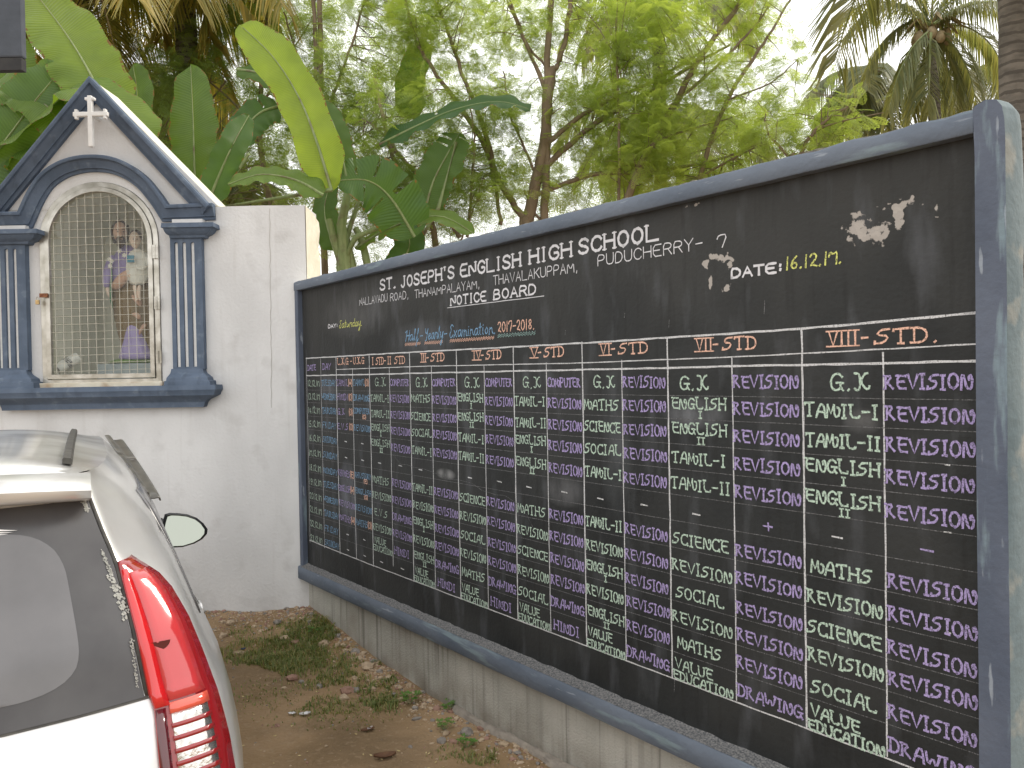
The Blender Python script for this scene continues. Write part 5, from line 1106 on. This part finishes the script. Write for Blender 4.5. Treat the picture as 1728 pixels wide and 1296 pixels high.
# ------------------------------------------------------------------ slab at the upper left
sl = thing('concrete_slab', at(-20, 60, 4.6), 'dark blue-grey painted slab end jutting in at the top left corner', 'slab')
p0 = at(37, 96, 4.6); p1 = at(37, -120, 4.6)
mb = MB(); mb.box(-3.0, p0.x - sl.location.x, 0, .05, p0.z - sl.location.z, p1.z - sl.location.z); mb.build('slab_body', M['slab'], sl, bevel=.01)
MB().box(-3.0, p0.x - sl.location.x - .006, .004, .05, p0.z - sl.location.z - .070, p0.z - sl.location.z - .002).build('slab_shade_strip', mat('painted_underside_shade', (.03, .03, .032), (.05, .048, .045), 8, .9), sl)  # upright strip below the slab; its dark colour paints in the underside's shade

# ------------------------------------------------------------------ vegetation
def tuple3(v): return (v[0], v[1], v[2])
def catmull(P, n):
    P = [Vector(p) for p in P]; out = []
    for i in range(len(P) - 1):
        p0 = P[max(i - 1, 0)]; p1 = P[i]; p2 = P[i + 1]; p3 = P[min(i + 2, len(P) - 1)]
        for k in range(n): t = k / n; out.append(.5 * ((2 * p1) + (-p0 + p2) * t + (2 * p0 - 5 * p1 + 4 * p2 - p3) * t * t + (-p0 + 3 * p1 - 3 * p2 + p3) * t ** 3))
    out.append(P[-1]); return out
def banana_leaf(parent, org, ctrl, W, face=(0, -1, .2), tint=.5, fold=.25, tears=0, seed=0, label=None, wave=.03, stalk=.12, shape=.55):
    """ctrl = world points base->tip of the midrib; W half width; face = direction the blade faces"""
    rr_ = random.Random(seed); C_ = catmull(ctrl, 14); n = len(C_); fdir = Vector(face).normalized(); rows = []; uv = []
    L_ = sum((C_[i + 1] - C_[i]).length for i in range(n - 1)); tearpos = {rr_.randint(3, n - 4): rr_.choice((-1, 1)) for _ in range(tears)}
    m_ = 5; V = []; Fq = []; UV = []; drop = {-1: 0.0, 1: 0.0}
    idx = {}
    for i in range(n):
        t = i / (n - 1); tan = (C_[min(i + 1, n - 1)] - C_[max(i - 1, 0)]).normalized(); side = tan.cross(fdir).normalized(); nor = side.cross(tan).normalized()
        w_ = W * min(1, (t / .16) ** .6 if t > 0 else .05) * (max(0, 1 - ((t - shape) / (1 - shape)) ** 2.6) ** .62 if t > shape else 1) * (1 + .05 * math.sin(t * 23 + seed)) + .002
        for sgn in (-1, 1):
            for j in range(0, m_ + 1):
                s_ = j / m_; off = side * sgn * w_ * s_; lift = nor * (fold * w_ * s_ - .55 * fold * w_ * s_ * s_ * 1.6) + nor * wave * math.sin(t * 38 + sgn + seed) * s_ * s_ * W * 3 ; p = C_[i] + off + lift
                idx[(i, sgn, j)] = len(V); V.append(tuple(p - org)); UV.append((sgn * s_, t * L_ / max(W, .01) * .25))
    for i in range(n - 1):
        for sgn in (-1, 1):
            for j in range(m_):
                if i in tearpos and tearpos[i] == sgn and j >= 1: continue
                Fq.append((idx[(i, sgn, j)], idx[(i, sgn, j + 1)], idx[(i + 1, sgn, j + 1)], idx[(i + 1, sgn, j)]))
    # skew veins forward: pull outer vertices towards the tip
    me = bpy.data.meshes.new('leaf'); me.from_pydata(V, [], Fq); me.materials.append(M['banana']); u = me.uv_layers.new(name='UVMap')
    for lp in me.loops: u.data[lp.index].uv = UV[lp.vertex_index]
    attr(me, [tint] * len(V)); me.polygons.foreach_set('use_smooth', [True] * len(me.polygons)); me.update()
    o = bpy.data.objects.new('leaf', me); col.objects.link(o); o.parent = parent
    if label: o['label'] = label
    mb = MB(); mb.tube([tuple(C_[i] - org - fdir * -.004) for i in range(0, n, 3)], [max(.004, .016 * (1 - i / n)) for i in range(0, n, 3)], 6); mb.build('midrib', M['bstem'], o, smooth=True)
    return o
def banana(base_px, depth, label, leaves, stems):
    b = at(base_px[0], base_px[1], depth); org = Vector((b.x, b.y, -.105)); t = thing('banana_plant', org, label, 'banana plant', group='banana plants behind the wall')
    for k, (pts, r0, r1) in enumerate(stems):
        P = [at(x, y, d) - org for x, y, d in pts]; P = [Vector((P[0].x, P[0].y, 0))] + P; n = len(P); mb = MB(); mb.tube([tuple(p) for p in P], [r0 + (r1 - r0) * i / (n - 1) for i in range(n)], 12); mb.build('stem' if k == 0 else 'leaf_stalk', M['bstem'], t, smooth=True, angle=60)
    for i, lf in enumerate(leaves):
        pts, W = lf[0], lf[1]; kw = lf[2] if len(lf) > 2 else {}
        banana_leaf(t, org, [at(*p) for p in pts], W, seed=i * 3 + int(base_px[0]), **kw)
    return t
# left plant behind the shrine
banana((30, 300), 7.6, 'banana plant with broad green leaves rising behind the left slope of the shrine gable', [
    ([(185, 190, 7.2), (150, 120, 7.3), (110, 55, 7.5), (45, -30, 7.9)], .30, dict(tint=.75, face=(.25, -1, .35), fold=.18)),
    ([(-20, 260, 7.3), (50, 215, 7.2), (130, 150, 7.1), (215, 200, 6.9), (240, 245, 6.8)], .26, dict(tint=.5, face=(0, -.6, .9), fold=.35)),
    ([(-60, 330, 7.3), (0, 250, 7.2), (60, 170, 7.2), (110, 110, 7.3)], .30, dict(tint=.25, face=(.2, -1, .3), fold=.2, tears=2)),
    ([(-30, 150, 7.4), (20, 150, 7.3), (75, 175, 7.2), (120, 240, 7.0)], .22, dict(tint=.5, face=(0, -.8, .6))),
    ([(-40, 330, 7.2), (10, 270, 7.3), (60, 245, 7.2), (120, 250, 7.1)], .22, dict(tint=.15, face=(0, -.7, .7), tears=3)),
    ([(-80, 260, 7.6), (-30, 200, 7.6), (10, 130, 7.7), (30, 60, 7.9)], .24, dict(tint=.3, face=(.3, -1, .2))),
    ([(10, 330, 7.6), (60, 260, 7.6), (95, 190, 7.7), (120, 130, 7.8)], .22, dict(tint=.05, face=(-.2, -1, .2))),
    ([(150, 300, 7.9), (190, 240, 7.9), (230, 180, 8.0), (225, 110, 8.3)], .2, dict(tint=.2, face=(-.2, -1, .2)))],
    [([(30, 420, 7.6), (30, 260, 7.5)], .13, .08), ([(30, 330, 7.5), (100, 235, 7.4), (150, 150, 7.3)], .05, .02)])
# middle plant right of the gable
banana((355, 420), 7.7, 'banana plant with one tall bright yellow-green leaf between the shrine and the notice board', [
    ([(560, 322, 7.3), (535, 240, 7.3), (505, 165, 7.4), (460, 95, 7.5), (405, 42, 7.7)], .20, dict(tint=1.0, face=(-.15, -1, .25), fold=.22, shape=.7, wave=.02, label='tall bright yellow-green blade')),
    ([(330, 318, 8.0), (328, 270, 8.0), (326, 200, 8.1), (322, 110, 8.3)], .24, dict(tint=.25, face=(0, -1, .1), shape=.5)),
    ([(350, 345, 7.4), (372, 290, 7.4), (395, 240, 7.4), (420, 195, 7.6)], .13, dict(tint=.1, face=(.5, -.8, .2))),
    ([(545, 330, 7.2), (500, 305, 7.2), (440, 295, 7.1), (385, 312, 7.0)], .15, dict(tint=.35, face=(0, -.7, .75), shape=.4)),
    ([(400, 118, 8.3), (440, 125, 8.2), (480, 150, 8.1), (540, 215, 7.9)], .13, dict(tint=.2, face=(0, -.8, .6))),
    ([(470, 180, 8.2), (440, 190, 8.1), (415, 215, 8.0), (400, 250, 7.9)], .17, dict(tint=.05, face=(.2, -1, .2), tears=2)),
    ([(585, 300, 7.9), (570, 230, 7.9), (545, 170, 8.0)], .12, dict(tint=.2, face=(.3, -1, .1)))],
    [([(360, 420, 7.7), (358, 340, 7.6)], .11, .07), ([(356, 360, 7.6), (330, 300, 7.8)], .035, .015), ([(360, 350, 7.6), (420, 260, 7.4)], .035, .015), ([(370, 350, 7.6), (560, 320, 7.3)], .035, .02)])
# right plant behind the wall end
banana((585, 440), 7.9, 'banana plant with torn dark green leaves just behind the left end of the notice board', [
    ([(700, 400, 7.6), (660, 335, 7.5), (620, 305, 7.4), (568, 305, 7.3)], .27, dict(tint=.1, face=(-.1, -1, .2), tears=9, shape=.35, label='torn dark green blade')),
    ([(640, 245, 8.3), (700, 215, 8.3), (770, 185, 8.2), (840, 172, 8.1), (895, 185, 8.0)], .20, dict(tint=.0, face=(.1, -.6, .8), tears=3, fold=.5)),
    ([(715, 370, 8.2), (730, 310, 8.2), (755, 260, 8.2), (775, 225, 8.3)], .20, dict(tint=.2, face=(-.1, -1, .1), tears=3)),
    ([(700, 200, 10.2), (690, 160, 10.2), (700, 110, 10.2), (720, 70, 10.3)], .18, dict(tint=.1, face=(0, -1, .1))),
    ([(600, 420, 7.9), (660, 385, 7.8), (740, 365, 7.7), (800, 395, 7.6)], .14, dict(tint=.3, face=(0, -.6, .8), tears=3)),
    ([(570, 420, 8.0), (555, 390, 8.0), (548, 350, 8.1), (560, 300, 8.3)], .14, dict(tint=.1, face=(-.3, -1, .1))),
    ([(640, 480, 8.0), (680, 440, 8.0), (690, 400, 8.0), (660, 360, 8.1)], .15, dict(tint=.0, face=(.3, -1, .1)))],
    [([(583, 470, 7.9), (580, 420, 7.85), (576, 380, 7.8), (590, 310, 7.8)], .085, .035), ([(580, 440, 7.85), (600, 400, 7.8), (650, 380, 7.7)], .045, .02), ([(575, 440, 7.9), (562, 400, 7.8), (555, 370, 7.8)], .05, .03), ([(625, 470, 7.9), (612, 410, 7.9), (600, 385, 7.9)], .045, .03), ([(600, 470, 7.9), (585, 400, 7.9), (605, 340, 7.9)], .05, .02), ([(690, 440, 8.1), (740, 350, 8.1), (770, 240, 8.2)], .03, .015)])

# feathery trees
def spray_template():
    q = []; PN = 6
    for a in range(PN):
        t = .22 + .78 * a / (PN - 1)
        for sgn in (-1, 1):
            L_ = .42 * math.sin(math.pi * (.25 + .6 * t)); dirx, diry = math.cos(1.0), math.sin(1.0) * sgn
            for b in range(6):
                u = (b + .8) / 6 * L_; cx, cy = t + dirx * u, diry * u
                for s2 in (-1, 1):
                    ang = math.atan2(diry, dirx) + s2 * 1.1; l = .086; w_ = .026; ex, ey = math.cos(ang), math.sin(ang); z0 = -.25 * (t * t) - .25 * u
                    q.append([(cx - ey * w_ * .7, cy + ex * w_ * .7, z0 - .004), (cx + ey * w_ * .9 + ex * l * .3, cy - ex * w_ * .9 + ey * l * .3, z0 - .006), (cx + ex * l, cy + ey * l, z0 - .02)])
    return np.array(q)
TPL = spray_template(); TPS = TPL[::2] * np.array([1, 1, 1])
def crown(name, pts, dirs, scales, tints, parent, org, m, rng, tpl=TPL):
    n = len(pts); D = dirs / np.linalg.norm(dirs, axis=1, keepdims=True); U = rng.normal(0, .45, (n, 3)) + np.array([0, 0, 1.0]); Yv = np.cross(U, D); Yv /= np.linalg.norm(Yv, axis=1, keepdims=True) + 1e-9; Zv = np.cross(D, Yv)
    T4 = tpl.reshape(-1, 3); W_ = T4[None, :, 0:1] * D[:, None, :] + T4[None, :, 1:2] * Yv[:, None, :] + T4[None, :, 2:3] * Zv[:, None, :]
    W_ = W_ * scales[:, None, None] + pts[:, None, :] - np.array(org)[None, None, :]
    V = W_.reshape(-1, 3); Fq = np.arange(len(V)).reshape(-1, 3); return npmesh(name, V, Fq, m, np.repeat(tints, len(T4)), parent)
rng = np.random.default_rng(4)
def feather_tree(label, depth, limbs, clumps, nleaf, tint=(.2, .9), size=(.13, .20), seed=0, cat='tree'):
    """limbs: list of (pixel polyline with depth offset, r0, r1); clumps: list of (px,py,radius_px,weight)"""
    b = at(limbs[0][0][0][0], limbs[0][0][0][1], depth); org = Vector((b.x, b.y, -.105)); t = thing('feathery_tree', org, label, 'tree', group='feathery trees behind the notice board'); mb = MB(); rr_ = random.Random(seed); starts = []
    for k, (pts, r0, r1) in enumerate(limbs):
        P = [at(p[0], p[1], depth + (p[2] if len(p) > 2 else 0)) - org for p in pts]
        if k == 0: P = [Vector((0, 0, -.05))] + P
        C_ = catmull([tuple(p) for p in P], 5); n = len(C_); C_ = [c_ + Vector((rr_.uniform(-1, 1), rr_.uniform(-1, 1), 0)) * .012 for c_ in C_]
        o = MB(); o.tube([tuple(c_) for c_ in C_], [r0 + (r1 - r0) * i / (n - 1) for i in range(n)], 7); o.build('trunk' if k == 0 else 'limb', M['bark'], t, smooth=True, angle=80)
        for c_ in C_[n // 5:]: starts.append(c_ + org)
    # twigs towards clump centres, leaves round them
    W_ = np.array([c[3] * c[2] ** 2 for c in clumps], float); W_ /= W_.sum(); P_l = []; D_l = []; Tn = []; tw = MB()
    for ci, c in enumerate(clumps):
        k = int(nleaf * W_[ci]); cen = at(c[0], c[1], depth + rr_.uniform(-.5, .8)); R_ = c[2] / F * depth
        sub = [cen + Vector((rr_.gauss(0, .5), rr_.gauss(0, .5), rr_.gauss(0, .45))) * R_ for _ in range(max(2, k // 16))]
        for s_ in sub:
            near = min(starts, key=lambda q: (q - s_).length + rr_.uniform(0, .3)); mid = (near + s_) / 2 + Vector((0, 0, .06 * (s_ - near).length))
            if (near - s_).length < 2.2: tw.tube([tuple(near - org), tuple(mid - org), tuple(s_ - org)], [.007, .0045, .002], 4, cap=False)
            hue = rr_.random()
            for _ in range(max(1, k // len(sub))):
                d = Vector((rr_.gauss(0, 1), rr_.gauss(0, 1), rr_.gauss(.1, .6))).normalized(); p = s_ + d * rr_.uniform(.02, .20)
                P_l.append(tuple(p)); D_l.append(tuple(d + Vector((0, 0, -.15)))); Tn.append(min(1, max(0, tint[0] + (tint[1] - tint[0]) * (.65 * hue + .35 * rr_.random()))))
    tw.build('twigs', M['bark'], t)['kind'] = 'stuff'
    n = len(P_l); crown('crown', np.array(P_l), np.array(D_l), rng.uniform(size[0], size[1], n), np.array(Tn), t, org, M['feather'], rng)
    return t
def clumpfield(poly_fn, n, seed, r=(30, 60), thr=-.15, ns=.012):
    rr_ = random.Random(seed); out = []
    tries = 0
    while len(out) < n and tries < 9000:
        tries += 1; q = poly_fn(rr_)
        if noise.noise(Vector((q[0] * ns, q[1] * ns, seed))) > thr: out.append((q[0], q[1], rr_.uniform(*r), 1))
    return out
feather_tree('slender feathery tree with upright stems and yellow pods left of the tall banana leaf', 10.2, [([(470, 420), (445, 300), (440, 180), (450, 60), (455, -60)], .05, .02), ([(445, 260), (400, 180), (330, 120)], .02, .008), ([(440, 180), (480, 110), (520, 40)], .02, .008)],
    clumpfield(lambda r: (r.uniform(215, 500), r.uniform(-40, 330)), 60, 1, (28, 50), -.3), 2300, (.0, .6), seed=1)
feather_tree('feathery tree with two thin upright dark stems directly behind the tall banana leaf', 9.6, [([(548, 450), (543, 300), (542, 160), (538, 0), (540, -80)], .045, .025), ([(530, 250), (533, 140), (528, 0), (525, -60)], .03, .02), ([(542, 230), (570, 140), (600, 60), (620, -20)], .02, .01), ([(542, 160), (500, 90), (480, 20)], .018, .008), ([(548, 300), (590, 250), (630, 215)], .015, .006)],
    clumpfield(lambda r: (r.uniform(500, 700), r.uniform(-40, 330)), 55, 2, (26, 48), -.3), 2200, (.1, .8), seed=2)
feather_tree('leaning feathery tree with bare dark branches crossing behind the NOTICE BOARD heading', 8.9, [([(735, 430), (709, 369), (680, 300), (660, 256), (649, 213), (631, 131)], .040, .018), ([(775, 400), (760, 375), (713, 305), (670, 256), (649, 213)], .028, .02), ([(670, 262), (640, 220), (610, 200)], .014, .006), ([(790, 400), (797, 300), (800, 230), (790, 160)], .018, .008), ([(775, 410), (800, 350), (815, 300)], .012, .006)],
    clumpfield(lambda r: (r.uniform(570, 820), r.uniform(190, 410)), 45, 3, (22, 40), -.2), 1500, (.1, .7), seed=3, size=(.15, .22))
feather_tree('main pale-barked feathery tree with forked trunk rising behind the middle of the notice board', 9.3, [([(888, 420), (890, 373), (905, 302), (919, 231), (926, 160), (931, 117)], .085, .05), ([(931, 117), (944, 103), (961, 18), (962, -60)], .035, .022), ([(922, 420), (919, 366), (924, 248), (921, 160), (931, 0), (935, -60)], .055, .03), ([(888, 373), (876, 358), (841, 305), (819, 248), (773, 177), (731, 117), (699, 60), (680, -20)], .045, .014), ([(835, 290), (815, 210), (795, 160), (777, 117), (756, 53), (734, 0), (725, -60)], .03, .014),
    ([(924, 280), (997, 213), (1100, 153), (1177, 105), (1232, 76)], .038, .012), ([(926, 240), (997, 185), (1100, 138), (1180, 90)], .032, .012), ([(905, 330), (997, 295), (1084, 291), (1210, 270), (1295, 236)], .030, .010), ([(921, 150), (890, 80), (860, 0)], .024, .012), ([(926, 165), (880, 60), (850, -20)], .02, .01), ([(905, 300), (880, 240), (860, 190), (850, 120)], .018, .008), ([(931, 117), (900, 90), (875, 40), (855, 0)], .016, .01), ([(845, 380), (838, 320), (830, 290)], .025, .015), ([(915, 380), (895, 345), (885, 320)], .02, .01)],
    clumpfield(lambda r: (r.uniform(680, 1130), r.uniform(-40, 330)), 115, 4, (26, 48), -.3), 4300, (.25, 1.0), seed=4)
feather_tree('light green feathery tree arching over the right half of the notice board', 9.0, [([(1062, 400), (1059, 333), (1105, 236), (1143, 168), (1185, 93), (1248, 4), (1280, -60)], .055, .022), ([(1046, 400), (1046, 337), (1044, 170), (1040, 90)], .022, .012), ([(1150, 380), (1180, 300), (1223, 177), (1261, 114), (1295, 63), (1333, 0)], .032, .012), ([(1223, 170), (1300, 140), (1345, 100)], .012, .005), ([(1143, 168), (1200, 120), (1260, 60), (1300, 10)], .02, .009), ([(1100, 240), (1160, 220), (1230, 200)], .016, .007), ([(1180, 300), (1250, 260), (1300, 240)], .016, .006)],
    clumpfield(lambda r: (r.uniform(1000, 1320 if r.random() < .8 else 1350), r.uniform(-40, 330)), 75, 5, (26, 46), -.25), 3000, (.35, 1.0), seed=5)
feather_tree('low feathery tree with yellowish sprays below the fan palm at the right', 8.2, [([(1330, 330), (1350, 260), (1385, 210), (1430, 180)], .03, .010), ([(1345, 280), (1300, 230), (1290, 190)], .018, .006), ([(1385, 215), (1440, 200), (1490, 190)], .010, .004)],
    [(1300, 235, 40, 1), (1335, 210, 38, 1), (1375, 205, 40, 1.2), (1415, 215, 30, .8), (1440, 200, 16, .5), (1380, 150, 20, .5), (1340, 250, 40, 1), (1290, 170, 26, .6)], 520, (.3, .85), seed=6)
# denser foliage low behind the walls and further trees
def leafmass(name, label, n, fn, depth, size, tint, seed, m='far', kindname='shrub'):
    rr_ = np.random.default_rng(seed); r2 = random.Random(seed); P_l = []; D_l = []
    while len(P_l) < n:
        q = fn(r2)
        if noise.noise(Vector((q[0] * .02, q[1] * .02, seed * 3.1))) < -.12: continue
        P_l.append(tuple(at(q[0], q[1], depth + r2.uniform(-.6, .9)))); D_l.append((r2.gauss(0, 1), r2.gauss(0, 1), r2.gauss(0, .6)))
    org = at(*fn(r2), depth); org = Vector((org.x, org.y, -.105)); o = crown(name, np.array(P_l), np.array(D_l), rr_.uniform(*size, n), rr_.uniform(*tint, n), None, org, M[m], rr_, TPL[::2]); o.location = org
    return tag(o, label, 'foliage', kind='stuff')
leafmass('dense_undergrowth', 'dense green undergrowth just above the top edge of the notice board', 1100, lambda r: ((lambda x: (x, 470 - (x - 560) * .275 - r.uniform(-30, 95) ))(r.uniform(555, 1290))), 10.4, (.18, .26), (.2, 1), 21)
leafmass('dark_thicket', 'dark green thicket seen between the shrine gable and the tall banana leaf', 750, lambda r: (r.uniform(200, 560), r.uniform(150, 400)), 12.0, (.24, .34), (0, .7), 22)
leafmass('far_canopy', 'hazy far tree canopy behind the feathery trees', 750, lambda r: (r.uniform(240, 760), r.uniform(-20, 240)), 13.5, (.26, .36), (.2, 1), 23)
leafmass('middle_canopy', 'pale green leafy canopy filling in behind the main feathery tree', 650, lambda r: (r.uniform(480, 1180), r.uniform(-20, 400)), 11.6, (.24, .34), (.3, 1), 27, 'feather')
leafmass('far_canopy', 'far green canopy at the right behind the light green feathery tree', 300, lambda r: (r.uniform(1010, 1260), r.uniform(190, 360)), 13.0, (.32, .5), (.2, 1), 24)

# palms
def frond(parent, org, ctrl, leaf_len, n, m, seed, droop=.5, wdt=.022, spread=.9, label=None):
    rr_ = random.Random(seed); C_ = catmull([tuple(p) for p in ctrl], max(4, n // (len(ctrl) - 1))); N2 = len(C_); V = []; Fq = []; T = []
    for i in range(max(2, int(N2 * .10)), N2):
        t = i / (N2 - 1); tan = (C_[min(i + 1, N2 - 1)] - C_[i - 1]).normalized(); side = tan.cross(Vector((0, 0, 1)));
        if side.length < .05: side = tan.cross(Vector((0, 1, 0)))
        side.normalize(); L_ = leaf_len * (math.sin(math.pi * (.12 + .80 * t)) ** .6) * rr_.uniform(.85, 1.1)
        for sgn in (-1, 1):
            for rep in (0, 1):
                base = C_[i] - tan * rep * .5 * (C_[i] - C_[i - 1]).length
                d = (side * sgn * spread + tan * (.45 + .5 * t) + Vector((0, 0, .15 + rr_.gauss(0, .07)))).normalized(); mid = base + d * L_ * .5 + Vector((0, 0, -droop * L_ * .18)); tip = base + d * L_ * .92 + Vector((rr_.gauss(0, .02), rr_.gauss(0, .02), -droop * L_ * rr_.uniform(.7, 1.1)))
                wv = (d.cross(Vector((rr_.uniform(-.4, .4), -.6, .7)))).normalized() * wdt * .5; k = len(V)
                V.extend([tuple(base - wv * .5 - org), tuple(base + wv * .5 - org), tuple(mid + wv - org), tuple(mid - wv - org), tuple(tip + wv * .15 - org), tuple(tip - wv * .15 - org)]); Fq.extend([(k, k + 1, k + 2, k + 3), (k + 3, k + 2, k + 4, k + 5)]); T.extend([min(1, rr_.random() * .7 + (.3 if t > .7 else 0))] * 6)
    o = npmesh('frond', np.array(V), np.array(Fq), m, T, parent); mb = MB(); mb.tube([tuple(c_ - org) for c_ in C_[::3]], [max(.004, .022 * (1 - i / len(C_[::3]))) for i in range(len(C_[::3]))], 5); mb.build('rachis', M['dry'] if m is M['palmy'] else M['bstem'], o)
    if label: o['label'] = label
    return o
def palm(label, cen, depth, trunk, r0, r1, nf, L_, leaf_len, seed, m='palm', elev=(-.9, 1.1), azr=(0, 6.283), nuts=0, extra=(), droop=.6, wdt=.022):
    c_ = at(cen[0], cen[1], depth); base = Vector((c_.x + (trunk or 0), c_.y, -.105)); t = thing('coconut_palm', base, label, 'palm tree', group='coconut palms behind the wall'); rr_ = random.Random(seed)
    mb = MB(); P = catmull([(0, 0, -.2), tuple((c_ - base) * .5 + Vector((-(trunk or 0) * .12, 0, 0))), tuple(c_ - base)], 12); n = len(P); mb.tube([tuple(p) for p in P], [(r0 + (r1 - r0) * i / (n - 1)) * (1 + .03 * math.sin(i * 2.1)) for i in range(n)], 16); mb.build('trunk', M['palmbark'], t, smooth=True, angle=80)
    for i in range(nf):
        az = azr[0] + (azr[1] - azr[0]) * (i + rr_.uniform(-.3, .3)) / nf; el = rr_.uniform(*elev); ll = L_ * rr_.uniform(.8, 1.1); d0 = Vector((math.cos(az) * math.cos(el), math.sin(az) * math.cos(el), math.sin(el))); p = c_.copy(); ctrl = [p.copy()]
        for k in range(4): d0 = (d0 + Vector((0, 0, -.30 - .08 * k))).normalized(); p = p + d0 * ll / 4; ctrl.append(p.copy())
        frond(t, base, ctrl, leaf_len, 36, M[m], seed * 50 + i, droop, wdt)
    for (pts, d) in extra: frond(t, base, [at(x, y, dd) for x, y, dd in pts], leaf_len, 40, M[m], seed * 50 + 33 + len(pts), d, wdt)
    for i in range(nuts):
        a = i * 2.4; q = c_ - base + Vector((math.cos(a) * .22, math.sin(a) * .22, -.10 - .07 * (i % 3))); bm = MB(); rows = [[(q.x + .075 * math.sin(ph) * math.cos(z_), q.y + .075 * math.sin(ph) * math.sin(z_), q.z + .095 * math.cos(ph)) for z_ in [2 * math.pi * j / 10 for j in range(10)]] for ph in [math.pi * k / 7 for k in range(8)]]
        bm.grid(rows, closed=True); bm.build('coconut', M['dry'], t, smooth=True, angle=80)
    mb = MB(); 
    for i in range(10):
        a = rr_.uniform(0, 6.3); q = c_ - base; mb.tube([tuple(q + Vector((0, 0, -.05))), tuple(q + Vector((math.cos(a) * .25, math.sin(a) * .25, .10))), tuple(q + Vector((math.cos(a) * .45, math.sin(a) * .45, -.08)))], [.05, .03, .008], 5)
    mb.build('leaf_sheaths', M['dry'], t); return t
palm('coconut palm with full round crown and nuts against the sky above the right board end', (1572, 45), 12.5, .25, .10, .08, 5, 2.0, .5, 1, nuts=9, elev=(.5, 1.2), droop=.8, wdt=.024, extra=[([(x, y, 12.4 + dz) for x, y in p], .9) for p, dz in [
    ([(1570, 42), (1520, 12), (1465, 20), (1425, 62)], 0), ([(1568, 48), (1530, 40), (1490, 70), (1462, 120)], .4), ([(1568, 52), (1540, 80), (1515, 130), (1500, 188)], -.2), ([(1568, 52), (1552, 95), (1542, 140), (1538, 190)], .3), ([(1571, 55), (1569, 100), (1568, 150), (1566, 192)], -.3),
    ([(1574, 52), (1592, 95), (1606, 140), (1612, 188)], .3), ([(1576, 48), (1612, 80), (1636, 125), (1648, 175)], -.1), ([(1576, 44), (1630, 45), (1672, 75), (1698, 125)], .3), ([(1576, 40), (1630, 8), (1690, 10), (1735, 50)], -.2), ([(1568, 38), (1535, -10), (1490, -30), (1440, -15)], .2), ([(1574, 38), (1605, -15), (1650, -40), (1700, -35)], .2), ([(1572, 36), (1575, -20), (1580, -70)], 0)]])
palm('darker fan-shaped palm crown just left of the full coconut palm', (1470, 125), 15.5, -.2, .09, .08, 12, 1.75, .7, 2, elev=(-.8, .5), droop=.8, azr=(1.6, 5.6), wdt=.036)
palm('palm crown peeping between the full coconut palm and the thick trunk at the right edge', (1700, 110), 14.5, .4, .10, .09, 9, 1.6, .6, 3, elev=(-.6, .6), droop=.8, wdt=.034)
palm('thick grey ringed palm trunk standing at the right edge of the photo', (1702, -330), 5.6, .10, .105, .085, 12, 2.4, .6, 4, elev=(0, 1.2), wdt=.03)
palm('yellowing coconut palm whose trunk and hanging fronds show above the left gable slope', (132, -60), 9.5, .0, .13, .12, 13, 2.2, .62, 5, 'palmy', elev=(-.3, .9), droop=.8, extra=(([(140, -70, 9.4), (165, -20, 9.3), (188, 60, 9.2), (198, 135, 9.2)], .5), ([(140, -70, 9.4), (160, 0, 9.3), (172, 60, 9.2), (176, 110, 9.2)], .4), ([(135, -70, 9.4), (80, -10, 9.3), (50, 50, 9.2), (48, 120, 9.2)], .5)), wdt=.03)
palm('second yellowing palm with fronds hanging into view right of the first at the top edge', (310, -110), 10.0, .0, .14, .12, 11, 2.0, .62, 6, 'palmy', elev=(-.2, .9), droop=.9, extra=(([(310, -110, 10), (300, -50, 9.9), (285, 10, 9.8), (275, 60, 9.8)], .5), ([(310, -110, 10), (335, -40, 9.9), (350, 20, 9.9), (355, 70, 9.9)], .5)), wdt=.03)
palm('dense dark green palm behind the right slope of the gable', (262, 130), 12.5, .0, .14, .12, 20, 1.8, .7, 7, elev=(-.9, .9), droop=.6, wdt=.03)
palm('small palm low behind the shrine between gable and tall banana leaf', (385, 300), 11.5, .0, .10, .08, 14, 1.5, .55, 8, elev=(-.6, .8), droop=.5, wdt=.026)
palm('far palm with long arching fronds seen through the light green feathery tree', (1150, 190), 14.5, .0, .14, .12, 13, 2.6, .65, 9, elev=(-.1, .8), droop=.9, wdt=.032)
palm('palm with thin fronds at the top edge above the light green feathery tree', (1110, -40), 15.0, .0, .14, .12, 12, 2.3, .65, 10, elev=(-.3, .8), droop=.8, wdt=.034)
